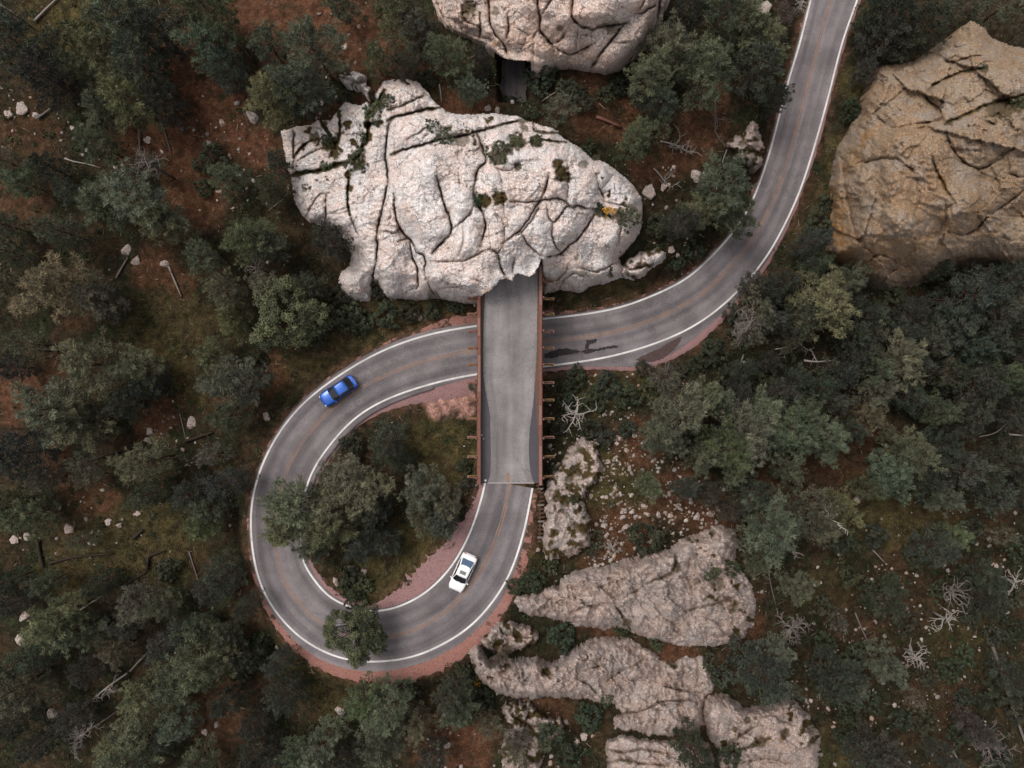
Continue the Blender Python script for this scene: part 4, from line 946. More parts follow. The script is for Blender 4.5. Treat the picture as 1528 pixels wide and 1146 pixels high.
rock('rock_outcrop', 'flat speckled grey rock with rusty spots near the bottom edge', outE, [(1080,1060,4.8),(1130,1080,5),(1180,1070,4),(1100,1110,4.6),(1160,1110,4.4),(1200,1120,3),(1130,1150,4.2)], [([(1070,1116),(1090,1108),(1110,1094),(1130,1082)],2.6,1.0,.5),([(1086,1122),(1110,1118),(1130,1108),(1150,1102)],3.0,1.0,.8),([(1168,1050),(1172,1085),(1166,1110)],2.0,.8),([(1076,1040),(1090,1070),(1085,1100)],1.6,.6),([(1100,1140),(1140,1132),(1180,1140)],2.0,.7,.3)], M['granite_low'], 1.5, 18, 2.0, 4.6, 220, 1.4, [(1116,1075,7,.8),(1128,1072,4,.8),(1135,1108,10,.8),(1172,1095,9,.7),(1205,1090,8,.5)], [([(1140,1100),(1150,1102)],7,.5),([(1165,1098),(1170,1116)],6,.7)], 34, split=False, ragged=[(1200,1080,45,.1),(1100,1130,60,.2)])
# --- knobbly pale scree ledge right of the bridge
outS = [(817,716,4),(828,700,3.6),(843,682,3.2),(856,662,2.8),(872,650,2.5),(890,660,2.6),(898,684,3),(900,705,3.6),(890,722,4.2),(876,738,4.8),(872,750,5),(878,765,5),(884,785,5),(882,812,5),(862,826,5),(850,834,5),(832,838,5),(816,836,5),(808,824,4.8),(810,800,5),(812,775,5),(815,752,4.8),(812,738,4.6)]
rock('rock_ledge', 'knobbly pale ledge of broken stone beside the long log crib wall', outS, [(830,720,4.8),(860,685,3.6),(840,740,5.6),(840,780,5.8),(850,810,5.7),(830,820,5.6)], [], M['granite_low'], 1.5, 10, 1.8, 5.0, 250, .6, [(845,750,9,.9),(855,745,8,.9),(830,745,6,.8),(824,702,7,.6),(856,790,6,.7),(842,824,5,.8),(828,830,5,.8),(850,715,8,.8),(862,706,6,.8)], [], 26, pits=.4, split=False, ragged=[(885,690,40,.0),(880,770,38,-.02),(850,742,30,-.02),(840,820,40,.05),(830,700,40,.05)])
outN = [(1084,216,2.5),(1092,204,3),(1104,200,3),(1114,190,3),(1122,178,2.6),(1132,186,2),(1138,206,1.5),(1141,226,1),(1139,246,.6),(1128,256,.8),(1112,248,1.5),(1098,232,2)]
rock('rock_outcrop', 'small pale rock rib on the knoll edge beside the upper road', outN, [(1115,225,3.6),(1125,200,3.2),(1128,235,2.6)], [([(1094,222),(1112,226),(1138,232)],2.2,.9),([(1108,210),(1122,222)],1.8,.8)], M['granite_low'], 1.5, 12, 2.0, 4.5, 280, 1.1, [(1108,215,6,.6),(1122,246,6,.6)], [], 24, split=False, ragged=[(1112,222,40,.0)])
outR = [(926,398,1.2),(940,384,1.6),(952,376,1.8),(966,372,1.6),(982,368,1.4),(994,376,1),(990,392,.8),(975,398,.6),(962,412,.5),(946,420,.5),(930,416,.6),(922,408,.8)]
rock('rock_outcrop', 'crumbly grey rocks at the foot of the pale outcrop beside the curve', outR, [(945,395,3.2),(975,382,3),(945,408,2.4)], [([(930,396),(945,402),(960,398),(975,394)],3,1.4,.7),([(958,376),(956,392)],2.4,1.2,.6)], M['granite'], 1.5, 10, 1.9, 4.0, 300, .9, [(955,396,7,.8),(935,406,5,.7)], [], 20, pits=.3, split=False)
outL = [(500,114,7.2),(516,106,7.5),(534,106,8),(545,112,8.2),(538,122,8.2),(556,130,8.6),(562,142,8.6),(548,144,8.4),(534,132,8),(516,126,7.6)]
rock('rock_outcrop', 'low crumbly ledge in red soil above the pale outcrop', outL, [(525,116,8.6),(548,134,9.2)], [([(512,116),(528,120),(545,136)],2.4,.8,.6)], M['granite'], 1.5, 9, 1.8, 4.0, 320, .7, [(528,124,5,.8)], [], 20, pits=.3, split=False)

# ------------------------------------------------------------------ vegetation: meshes shared by the individual plants
def tri_blades(P, Dv, L, Wd, r):
    """a thin pointed blade from each point P along Dv"""
    n = len(P)
    sd = np.cross(Dv, r.normal(size=(n, 3))); sd /= np.linalg.norm(sd, axis=1)[:, None] + 1e-9
    a = P + sd * (Wd * .5)[:, None]; b2 = P - sd * (Wd * .5)[:, None]; c = P + Dv * L[:, None]
    V = np.stack([a, b2, c], 1).reshape(-1, 3)
    return V, np.arange(3 * n).reshape(-1, 3)

def pine_parts(seed, R=4.0, H=12.0, nb=54, tufts=26, blades=9, low=.22, dens=1.0, blade=(.28, .55), wid=.088, ragged=.25):
    r = np.random.default_rng(seed)
    pts = []; dirs = []; tn = []
    tr = MB()
    bend = r.normal(size=2) * .35
    def axis_at(z): t = z / H; return np.array((bend[0] * t * t, bend[1] * t * t, z))
    tr.tube([axis_at(H * t) for t in (-.06, 0, .25, .5, .75, .97)], [.30, .24, .19, .14, .08, .02], 8)
    lob = r.uniform(0, 6.28, 3)
    for i in range(nb):
        t = (i + r.uniform(-.4, .4)) / nb
        z = H * (low + (1 - low) * (max(t, 0) ** .9))
        az = i * 2.39996 + r.uniform(-.4, .4)
        prof = math.sin(math.pi * (0.24 + 0.72 * min(max(t, 0), 1))) ** .85
        lobe = 1 + .22 * math.sin(2 * az + lob[0]) + .14 * math.sin(5 * az + lob[1])
        ln = R * prof * lobe * r.uniform(1 - ragged * 1.4, 1 + ragged * .6)
        if r.random() < .06: ln *= .4
        up = -.12 + .55 * t
        d0 = np.array((math.cos(az), math.sin(az), up)); d0 /= np.linalg.norm(d0)
        o = axis_at(min(z, H * .97))
        s = np.linspace(0, 1, 5)
        curve = [o + d0 * ln * q + np.array((0, 0, .16 * ln * q * q)) for q in s]
        tr.tube(curve, [.07 * (1 - .8 * q) * (1.2 - t) + .012 for q in s], 4)
        m = max(3, int(tufts * dens * (0.35 + .65 * ln / R) * r.uniform(.6, 1.2)))
        q = r.uniform(.28, 1.0, m) ** .7
        side = np.array((-d0[1], d0[0], 0))
        spread = .34 * ln * (1.15 - q) * 1.1 + .12
        lat = r.uniform(-1, 1, m) * spread
        base = o + d0 * (ln * q)[:, None] + np.array((0, 0, 1.)) * (.16 * ln * q * q)[:, None]
        pp = base + side * lat[:, None] + np.array((0, 0, 1.)) * (r.normal(size=m) * .10 - .10 * np.abs(lat))[:, None]
        pts.append(pp); dirs.append(np.tile(d0, (m, 1)) + side * (lat / (spread + .3))[:, None] * .7)
        tn.append(np.full(m, r.uniform(.15, .85)) + r.normal(size=m) * .14 + .12 * (q - .6))
    pts = np.vstack(pts); dirs = np.vstack(dirs); tn = np.concatenate(tn)
    n = len(pts)
    P = np.repeat(pts, blades, 0) + r.normal(size=(n * blades, 3)) * .10
    Dv = np.repeat(dirs, blades, 0) * .55 + r.normal(size=(n * blades, 3)) * .62 + np.array((0, 0, .42))
    Dv /= np.linalg.norm(Dv, axis=1)[:, None]
    V, F = tri_blades(P, Dv, r.uniform(*blade, n * blades), np.full(n * blades, wid), r)
    tone = np.repeat(np.clip(np.repeat(tn, blades) + r.normal(size=n * blades) * .08, 0, 1), 3)
    crown = mesh_np('crown', V, F, M['needle'], attrs={'tone': tone})
    return tr.mesh('trunk', M['bark'], True), crown

def leafy_parts(seed, R=3.5, H=8.0, clumps=90, leaves=60, size=.16, squash=.62, low=.35, shrub=False):
    r = np.random.default_rng(seed)
    tr = MB()
    if not shrub:
        tr.tube([(0, 0, -.6), (0, 0, H * .2), (r.uniform(-.2, .2), r.uniform(-.2, .2), H * .55)], [.24, .19, .12], 8)
    lob = r.uniform(0, 6.28, 3)
    cp = []; cr = []
    cz = H * (1 - squash * .62) if not shrub else H * .25
    for i in range(clumps):
        az = r.uniform(0, 6.283); el = math.asin(r.uniform(-.15 if not shrub else .0, 1.0))
        rad = r.uniform(.55, 1.0) ** .6 * (1 + .2 * math.sin(3 * az + lob[0]) + .12 * math.sin(5 * az + lob[1]))
        p = np.array((math.cos(az) * math.cos(el) * R * rad, math.sin(az) * math.cos(el) * R * rad, cz + math.sin(el) * rad * (H - cz)))
        cp.append(p); cr.append(R * r.uniform(.09, .20))
        if i % 3 == 0 and not shrub:
            o = np.array((0, 0, H * r.uniform(.3, .55)))
            tr.tube([o, o * .4 + p * .6 + (0, 0, -.1 * R), p], [.07, .045, .015], 4)
        elif shrub and i % 4 == 0:
            tr.tube([(r.uniform(-.1, .1), r.uniform(-.1, .1), -.2), p * .5, p], [.03, .022, .01], 4)
    cp = np.array(cp); cr = np.array(cr); n = clumps * leaves
    u = r.normal(size=(n, 3)); u /= np.linalg.norm(u, axis=1)[:, None]
    P = np.repeat(cp, leaves, 0) + u * (np.repeat(cr, leaves) * r.uniform(.35, 1.0, n))[:, None] * np.array((1, 1, .8))
    nm = u * .7 + r.normal(size=(n, 3)) * .6 + np.array((0, 0, .5)); nm /= np.linalg.norm(nm, axis=1)[:, None]
    a = np.cross(nm, r.normal(size=(n, 3))); a /= np.linalg.norm(a, axis=1)[:, None]; b2 = np.cross(nm, a)
    s = (size * r.uniform(.6, 1.3, n))[:, None]
    V = np.stack([P + a * s, P + b2 * s * .6, P - a * s, P - b2 * s * .6], 1).reshape(-1, 3)
    tone = np.repeat(np.clip(np.repeat(r.uniform(.1, .9, clumps), leaves) + r.normal(size=n) * .12, 0, 1), 4)
    crown = mesh_np('crown', V, np.arange(4 * n).reshape(-1, 4), M['leaf'], attrs={'tone': tone})
    return tr.mesh('trunk' if not shrub else 'stem', M['bark'], True), crown

PINE = [pine_parts(100 + i, 4, 12.5, 56 + 4 * (i % 3), 24, 12, .20 + .04 * (i % 2), .9, ragged=.26 + .06 * (i % 3)) for i in range(7)]
DARK = [pine_parts(200 + i, 4, 13.5, 66, 26, 8, .12, 1.0, (.22, .44), .12, .2) for i in range(4)]
GREY = [pine_parts(300 + i, 4, 11.5, 40, 22, 6, .25, .75, (.30, .60), .08, .35) for i in range(4)]
OLIVE = [leafy_parts(400 + i, 4, 9.5, 190, 120, .115) for i in range(4)]
SHRUB = [leafy_parts(500 + i, 1.5, 1.9, 60, 50, .085, shrub=True) for i in range(5)]
BUSH = [leafy_parts(550 + i, 2.2, 3.0, 90, 60, .11, shrub=True) for i in range(3)]
def low_canopy(i):
    return None

# what / where / crown radius, in picture coordinates: p pine, d dark pine, g thin greyish pine, o leafy olive tree, s shrub, b big bush, y yellow shrub
VEG = """35 70 48 d|70 115 42 d|192 35 56 p|237 45 42 d|160 80 38 p|122 105 30 p|210 98 46 d|195 150 47 p|154 168 32 p|245 155 31 d|150 216 32 p|314 20 47 p|311 70 42 p|332 101 36 d|402 66 32 p|415 140 46 p|314 237 27 b|342 265 27 p|304 279 16 b|223 244 27 g|157 297 40 p|216 307 54 l|244 332 38 p|94 346 34 p|17 244 30 g|35 272 27 p|108 290 26 d|377 352 40 p|307 384 30 p|14 377 28 p|7 335 26 p|105 45 19 s|75 250 24 d|20 20 26 g
471 77 54 p|443 133 48 p|562 91 24 p|597 21 42 p|621 52 36 p|603 98 24 d|666 84 37 p|638 115 17 b|701 136 24 p|715 90 20 d|754 152 13 s|509 7 27 p|579 150 12 s|558 168 16 s|488 209 10 s|532 241 17 s|488 248 12 s|495 360 33 d|401 363 32 p|415 244 21 d|408 282 27 d|645 186 10 s|663 203 13 s|743 227 18 s|715 297 10 s|771 213 11 s|800 210 11 s|455 250 10 s|540 205 8 s
1074 21 47 p|1109 45 42 p|997 70 42 p|1050 108 47 p|969 115 40 p|983 154 30 d|1127 105 40 d|1140 66 36 p|1158 150 24 d|1168 28 26 g|1030 10 30 d|805 115 26 b|833 164 29 g|795 166 12 s|949 209 33 p|990 195 21 g|1074 286 50 p|1095 318 38 p|1050 314 32 p|1018 330 31 d|983 335 21 b|1032 374 20 b|886 244 15 g|938 325 18 s|910 316 9 y|894 311 9 s|924 128 16 b|879 223 13 s|847 133 19 b|870 150 20 b|905 140 16 b|720 105 16 b|985 85 15 y|1010 390 14 b
1331 21 47 d|1370 45 47 d|1317 60 37 d|1290 105 19 d|1272 164 19 b|1492 14 42 g|1523 48 27 g|1430 8 28 g|1223 332 23 b|1213 363 27 d|1523 154 10 s|1468 103 8 s|1300 25 24 d|1232 300 14 b|1250 395 18 b|1215 395 24 d
87 432 56 l|150 450 37 p|17 425 32 p|38 513 34 g|14 548 27 d|147 544 52 p|210 548 37 p|87 607 56 l|115 631 47 p|192 600 33 d|220 575 28 d|342 443 37 p|349 478 30 p|321 530 30 p|356 569 47 p|332 575 30 p|342 621 32 p|314 680 27 g|223 687 44 p|136 687 37 g|133 712 27 g|35 677 44 d|223 740 30 d|286 736 29 d|339 722 32 d|70 715 24 p|314 757 29 p|21 747 32 p|400 500 22 b|380 540 20 b
430 471 50 o|402 432 30 p|461 425 26 d|505 440 20 b|566 434 13 b|517 471 27 b|576 471 22 b|646 464 14 b|540 480 20 b|610 465 18 b|470 500 20 b|680 455 12 s|580 659 37 d|524 666 21 b|520 714 42 l|550 738 40 l|444 752 48 l|423 770 36 l|505 756 44 l|632 736 42 p|667 750 34 p|695 694 15 b|562 764 27 d|600 690 20 d|700 720 14 b|707 577 8 s
500 785 46 l|423 795 28 l|468 812 29 p|541 812 31 d|576 809 26 d|632 769 36 p|657 777 31 p|524 861 18 b|531 896 19 b|527 943 39 o|556 953 22 o|510 880 12 s|545 875 14 s
416 990 24 d|423 1036 32 d|583 1050 42 p|541 1043 32 p|604 1036 26 b|674 1036 29 d|685 1060 31 p|702 1008 16 b|709 1016 8 y|569 1102 40 p|482 1112 37 p|447 1126 30 p|727 1078 26 g|772 1110 26 g|625 1081 27 p|768 875 15 b|645 1130 26 d|520 1135 28 d|380 1080 24 d
42 767 40 p|307 781 30 p|122 809 22 g|87 920 44 l|115 941 36 p|210 896 34 p|244 900 30 p|335 858 33 d|314 879 27 d|300 990 50 p|335 976 34 p|223 1032 40 p|262 1018 36 p|31 1025 40 p|21 990 26 p|91 1032 21 g|126 1060 19 g|202 1116 50 p|175 1130 37 p|14 1081 30 d|377 1123 30 d|342 945 24 p|10 868 27 d|157 882 20 g|280 940 26 d|250 850 20 b|370 905 22 d|60 1110 26 d|300 1130 30 p|390 960 18 b|250 960 30 d|180 970 28 p|150 870 24 d|60 980 26 d|270 1080 30 p|340 1050 26 d|410 1130 26 d|130 1000 24 d|370 980 24 d|300 930 24 p|20 900 24 d|70 870 24 p|190 930 24 d|360 1000 20 b|250 1100 24 d|110 1070 24 d
991 562 29 g|977 579 23 b|1012 617 52 p|991 652 40 p|1047 596 32 p|1107 645 50 p|1082 670 44 p|1135 624 42 p|1054 680 34 p|967 724 25 p|1124 464 37 g|1117 499 32 g|1100 474 24 b|1065 527 24 b|1110 555 24 d|908 576 24 b|887 597 22 b|859 562 18 b|936 590 21 b|831 701 8 s|1093 705 24 p|1124 736 30 d|1040 545 16 b|960 550 14 b|880 640 20 b|845 600 16 b|835 640 16 b|850 580 14 b|1010 555 18 b
967 803 31 b|888 808 14 s|880 822 11 s|855 746 9 s|826 702 8 s|912 752 5 s|1023 728 22 d|1060 735 22 d|905 655 16 b|935 640 16 b
1223 450 54 l|1255 422 36 p|1192 471 33 d|1331 534 44 p|1405 555 34 g|1303 552 32 p|1443 443 47 d|1478 464 42 d|1492 422 40 d|1422 485 37 d|1380 515 32 d|1457 583 44 d|1485 562 37 d|1394 612 32 p|1303 586 30 p|1171 638 47 p|1227 656 44 p|1143 640 36 p|1352 670 44 p|1331 694 36 p|1328 720 34 p|1429 701 40 d|1460 712 34 d|1440 624 34 d|1206 750 44 g|1248 757 34 p|1129 569 24 b|1188 569 27 d|1153 580 19 b|1234 544 20 g|1520 576 32 d|1523 645 27 g|1125 430 24 d|1510 500 34 d|1270 500 30 d|1300 470 26 d|1360 470 28 d|1340 450 24 b|1170 420 24 d|1150 540 20 d|1500 690 34 d|1515 740 30 d|1240 600 26 d|1280 530 30 d|1250 560 26 d|1350 590 30 d|1290 625 28 p|1400 665 30 d|1440 520 34 d|1470 510 34 d|1520 470 34 d|1525 530 30 d|1500 610 32 d|1420 560 30 d|1360 545 26 d|1265 455 24 d|1150 480 26 d|1180 510 26 d|1150 440 24 d|1100 590 24 d|1080 600 24 p|1165 585 26 d|1220 580 26 d|1200 610 28 p|1270 640 24 d|1380 720 30 d|1400 740 30 p|1480 740 30 d|1525 700 30 d|1290 730 24 p|1170 700 26 p|1180 740 28 g|1090 760 22 d|1260 560 24 d|1345 500 28 d|1400 400 22 d|1450 415 24 d|1525 410 26 d|1300 500 26 d|1090 560 22 b|1140 600 22 b
1150 791 52 p|1213 781 44 p|1188 875 27 p|1394 816 32 d|1422 798 24 p|1324 896 32 d|1136 1004 50 d|1153 976 34 p|1241 1011 37 d|1265 1015 34 d|1317 990 34 p|1317 1130 40 d|1290 1127 30 d|1475 896 27 d|1457 1088 27 d|1510 1011 30 d|1478 861 24 d|1250 930 20 g|1270 860 18 b|1400 880 14 b|1440 980 18 b|1360 1040 20 g|1410 1130 24 d|1515 940 20 b|1300 1050 18 b|1490 800 22 g|1440 1040 16 b|1230 960 20 b|1280 980 22 b|1340 1010 22 b|1350 930 20 b|1385 1010 18 b|1300 890 20 b|1225 905 18 b|1330 870 18 b|1370 830 22 b|1440 860 20 b|1450 920 18 b|1485 950 18 b|1510 890 20 b|1420 1000 20 b|1475 1040 22 b|1380 1080 22 b|1345 1075 18 b|1270 1070 20 b|1435 1095 22 b|1490 1130 24 b|1260 1100 18 b|1515 1060 22 b|1305 800 20 b|1260 810 22 b|1450 790 20 b|1520 820 22 b
838 952 24 b|880 1071 23 b|1037 1127 40 d|1128 795 40 g|1131 832 26 p|1089 851 17 b|1061 854 12 s|929 942 12 s|981 959 12 s|796 868 20 b|820 844 13 s|775 1127 20 g|771 1095 26 g|750 976 18 g|1090 1130 20 b|905 1045 10 s|720 1045 20 b|820 1100 22 b|850 1130 22 b|690 1000 14 b|784 870 14 b|1060 990 14 s|1075 1010 18 b"""
TINT = {'p': (.086, .097, .068), 'd': (.042, .050, .039), 'g': (.080, .080, .062), 'o': (.070, .077, .045), 's': (.050, .060, .036), 'b': (.034, .040, .026), 'y': (.36, .22, .03), 'l': (.112, .121, .080)}
KIND = {'p': ('pine_tree', 'pine'), 'd': ('pine_tree', 'dark pine'), 'g': ('pine_tree', 'thin grey pine'), 'o': ('leafy_tree', 'leafy tree'), 's': ('shrub', 'shrub'), 'b': ('bush', 'bush'), 'y': ('shrub', 'yellow shrub'), 'l': ('pine_tree', 'pine')}
NOUN = {'p': 'green pine', 'd': 'dark pine', 'g': 'thin pine', 'o': 'leafy tree', 's': 'shrub', 'b': 'bush', 'y': 'shrub', 'l': 'light pine'}
GROUP = {'p': 'pines of the forest', 'd': 'pines of the forest', 'g': 'pines of the forest', 'o': 'leafy trees', 's': 'small shrubs', 'b': 'bushes', 'y': 'yellow shrubs', 'l': 'pines of the forest'}
LAND = [(505,583,'the blue car'),(690,853,'the white car'),(770,405,'the tunnel mouth'),(765,118,'the dark gap between the outcrops'),(1450,34,'the tip of the tan rock hill'),(1320,434,'the lower end of the tan rock hill'),(1240,330,'the orange stain on the tan hill'),(262,420,'the pale log on the slope'),(192,378,'the two round grey boulders'),(858,622,'the bleached snag by the bridge'),(165,1010,'the fallen white-branched tree'),(1412,924,'the star-shaped bleached snag'),(1500,1035,'the long pale log'),(1205,540,'the short pale branch'),(840,780,'the knobbly pale ledge'),(920,1010,'the blocky cracked outcrop'),(950,890,'the long pinkish slab'),(880,520,'the dark stain on the road'),(660,595,'the rosy gravel patch'),(1010,222,'the white driftwood'),(1242,5,'the road at the top edge'),(425,195,'the upper tip of the pale outcrop'),(510,435,'the lower tip of the pale outcrop'),(640,250,'the middle of the pale outcrop'),(530,1000,'the lowest point of the loop'),(372,780,'the outermost bulge of the loop'),(458,722,'the asphalt kerb end'),(700,745,'the short log crib wall'),(285,632,'the flat pale boulder'),(102,790,'the boulder in olive grass'),(330,60,'the dark log in red soil'),(1340,780,'the orange-brown clearing'),(1280,650,'the rust-red clearing'),(20,590,'the red soil at the photo edge'),(5,5,'the upper left corner of the photo'),(5,1141,'the lower left corner of the photo'),(1523,1141,'the lower right corner of the photo'),(1523,560,'the middle of the right photo edge'),(480,3,'the red soil at the top edge'),(760,1141,'the middle of the bottom photo edge'),(1170,1075,'the speckled rock at the bottom'),(1140,225,'the rock rib beside the upper road'),(970,723,'the round shrub on the scree'),(1181,935,'the purple-grey twig heap'),(820,500,'the lower road beside the bridge'),(1000,510,'the broken asphalt edge'),(1370,985,'the lower bleached snag'),(90,525,'the dark fallen log'),(230,845,'the crooked dark log'),(300,200,'the red soil clearing'),(910,318,'the yellow shrub on the outcrop')]
ORD = ['closest', 'second closest', 'third closest', 'fourth closest', 'fifth closest', 'sixth closest', 'seventh closest', 'eighth closest', 'ninth closest', 'tenth closest', 'eleventh closest', 'twelfth closest']
def rank_labels(items):
    """items: (px, py, noun, description) -> a label naming a landmark and the item's rank by distance among its noun"""
    out = []
    byn = {}
    for it in items: byn.setdefault(it[2], []).append(it)
    for it in items:
        best = None
        peers = byn[it[2]]
        for lx, ly, ph in LAND:
            d0 = math.hypot(it[0] - lx, it[1] - ly)
            rk = sum(1 for o in peers if math.hypot(o[0] - lx, o[1] - ly) < d0 - 1e-6)
            cost = rk * 60 + d0
            if rk < len(ORD) and (best is None or cost < best[0]): best = (cost, rk, ph)
        if best is None: best = (0, 0, 'the road')
        out.append(f"{it[3]}, {ORD[best[1]]} {it[2]} to {best[2]}")
    return out

veg = []
for e in VEG.replace('\n', '|').split('|'):
    a = e.split(); veg.append((float(a[0]) + .31 * math.sin(len(veg) * 1.7), float(a[1]) + .37 * math.cos(len(veg) * 2.3), float(a[2]) * (.90 if a[3] in 'pdgl' else .88 if a[3] == 'b' else 1), a[3]))
def look(r, k, j):
    if k in 'pdgl':
        sz = 'broad' if r >= 46 else 'tall' if r >= 36 else 'middling' if r >= 28 else 'small'
        tn = {'p': 'grey-green', 'd': 'dark', 'g': 'thin ash-grey', 'l': 'light green'}[k]
        return f"{sz} {tn} pine"
    if k == 'o': return ('broad' if r > 42 else 'middling') + ' olive-green leafy tree'
    if k == 's': return 'small green shrub'
    if k == 'y': return 'bright golden shrub'
    return ('large' if r > 26 else 'low') + ' dark green bush'
items = [(a, b, NOUN[k], look(r, k, 0)) for a, b, r, k in veg]
labels = rank_labels(items)
_rock_z = {}
BIG = [(T1, big_out), (T2, top_out), (T3, tan_out), (TA, outA), (TB, outB)]
dg = bpy.context.evaluated_depsgraph_get()
rock_objs = [o for o in COL.objects if o.type == 'MESH' and (o.name.startswith('rock'))]
from mathutils.bvhtree import BVHTree
bvhs = [BVHTree.FromObject(o, dg) for o in rock_objs]
def surf_z(x, y):
    """top of whatever solid ground stands at x, y: a rock, else the terrain"""
    z = tz(x, y)
    for bv in bvhs:
        h = bv.ray_cast(Vector((x, y, 60)), Vector((0, 0, -1)))
        if h[0] is not None: z = max(z, h[0].z)
    return z
bpy.context.view_layer.update()
dg = bpy.context.evaluated_depsgraph_get(); bvhs = [BVHTree.FromObject(o, dg) for o in rock_objs]
for (px, py, r, k), lab in zip(veg, labels):
    lib, R0, H0 = {'l': (PINE, 4, 12.5), 'p': (PINE, 4, 12.5), 'd': (DARK, 4, 13.5), 'g': (GREY, 4, 11.5), 'o': (OLIVE, 4, 9.5), 's': (SHRUB, 1.5, 1.9), 'b': (BUSH, 2.2, 3.0), 'y': (SHRUB, 1.5, 1.9)}[k]
    z = 0.0
    x, y, _ = at(px, py, 0)
    rad = r * KPX * 88
    s = rad / R0
    hs_ = s ** .75 if k in 'pdgol' else s                  # small trees are slimmer, not just smaller
    for _ in range(3):
        g = surf_z(x, y) if k in 'sby' else tz(x, y)
        zc = g + H0 * hs_ * (.58 if k in 'pdgl' else .66 if k == 'o' else .5)
        x, y, _ = at(px, py, zc)
        rad = r * KPX * (CAM_H - zc); s = rad / R0; hs_ = s ** .75 if k in 'pdgol' else s
    tr, cr = lib[int(rng.integers(len(lib)))]
    o = thing(KIND[k][0], lab, 'tree' if k in 'pdgol' else 'bush' if k == 'b' else 'shrub', (x, y, g - .05), float(rng.uniform(0, 6.283)), GROUP[k])
    o.scale = (s * 1.04, s * 1.04, hs_)
    c = np.array(TINT[k]) * rng.uniform(.80, 1.25) * (1 + rng.normal(size=3) * .06)
    if k == 'p' and rng.random() < .18: c = c * (1.12, 1.06, .9)
    a = link('trunk' if k in 'pdgol' else 'stem', tr, o); bb = link('crown' if k in 'pdgol' else 'foliage', cr, o)
    bb.color = (*c, 1)

# ------------------------------------------------------------------ dead wood
def branchy(mb, o, d, ln, rad, depth, r, gnarl=.35):
    pts = [np.array(o, float)]; dv = np.array(d, float)
    n = 5
    for i in range(n):
        dv = dv + r.normal(size=3) * gnarl * np.array((1, 1, .6)); dv /= np.linalg.norm(dv)
        pts.append(pts[-1] + dv * ln / n)
    mb.tube(pts, [rad * (1 - .85 * i / n) + .012 for i in range(n + 1)], 5 if depth < 2 else 6)
    if depth > 0:
        for i in range(1, n + 1):
            if r.random() < .85:
                sd = r.normal(size=3) * np.array((1, 1, .45)); sd = sd - dv * sd.dot(dv) * .6; sd = sd / np.linalg.norm(sd) + dv * .6
                branchy(mb, pts[i], sd / np.linalg.norm(sd), ln * r.uniform(.35, .6), rad * .5, depth - 1, r, gnarl)

def snag(px, py, r, label, mat, seed, name='dead_tree', h=5.0, nb=8, depth=1, lean=.15, thick=1.0):
    rr = np.random.default_rng(seed)
    x, y, _ = at(px, py, 2); g = surf_z(x, y); x, y, _ = at(px, py, g + h * .8); g = surf_z(x, y)
    R = r * KPX * (CAM_H - g - h * .8)
    t = thing(name, label, 'dead tree', (x, y, g), 0, 'bleached dead trees')
    q = MB(); q.tube([(0, 0, -.3), (0, 0, h * .5), (.1, .05, h)], [.16 * thick + .04, .12 * thick + .02, .03], 7); link('trunk', q.mesh('trunk', mat, True), t)
    for i in range(nb):
        az = i * 6.283 / nb + rr.uniform(-.35, .35)
        o = (0, 0, h * rr.uniform(.6, .98))
        q = MB(); branchy(q, o, (math.cos(az), math.sin(az), rr.uniform(-.1, .4)), R * rr.uniform(.65, 1.15), .075 * thick + .02, depth, rr, .28)
        link('branch', q.mesh('branch', mat, True), t)
snag(858, 618, 27, 'white bleached snag with curling bare branches, standing right beside the bridge', M['dead'], 1, h=6, nb=9, depth=1)
snag(1412, 924, 24, 'star-shaped bleached snag with thick bare arms in the dark brush', M['dead'], 2, h=4, nb=8)
snag(1366, 980, 22, 'fine-twigged bleached snag below the star-shaped snag', M['dead'], 3, h=4, nb=11)
snag(1422, 884, 30, 'wide grey tangle of dead branches above the star-shaped snag', M['dead_dark'], 4, h=2.5, nb=10)
snag(1513, 868, 20, 'pale dead branches by the photo edge near the brown clearing', M['dead'], 5, h=4, nb=6)
snag(1181, 936, 24, 'purple-grey heap of dead twigs beside the pinkish slab end', M['dead_dark'], 6, h=1.6, nb=14, depth=2)
snag(1174, 818, 20, 'crooked dark dead branch reaching over the grey pines', M['dead_dark'], 7, h=7, nb=4)
snag(1475, 1110, 30, 'ash-grey bare dead brush near the lower right corner', M['dead_dark'], 8, h=2.5, nb=11, depth=2)
snag(1234, 774, 16, 'bare whitish treetop twigs poking out of a thin grey pine', M['dead'], 9, h=11, nb=6)
snag(115, 1100, 26, 'straw-pale brush heap of dead branches by the lower left corner', M['dead'], 10, h=1.5, nb=12, depth=2, thick=.5)
snag(1118, 480, 30, 'grey bare tree with fine upright branches beside the curve', M['dead_dark'], 11, h=8, nb=11, depth=2, thick=.6)
snag(990, 566, 26, 'grey leafless bush with forked twigs below the broken asphalt', M['dead_dark'], 12, h=3, nb=10, depth=2, thick=.6)
snag(1105, 541, 10, 'tiny pale forked stick among dark bushes below the curve', M['dead'], 13, h=2, nb=4)
snag(223, 244, 22, 'grey bare treetop twigs at the lower end of the red clearing', M['dead_dark'], 14, h=8, nb=10, depth=1, thick=.5)
snag(385, 400, 20, 'pinkish grey bare brush above the olive leafy tree', M['dead_dark'], 15, h=4, nb=9, depth=1, thick=.5)
snag(1190, 12, 14, 'straw-coloured dead twigs leaning at the top road edge', M['dead'], 16, h=6, nb=7, thick=.5)
snag(922, 832, 14, 'white spiky dead shrub on red soil above the pinkish slab', M['dead'], 17, h=.9, nb=10, depth=1, thick=.4)

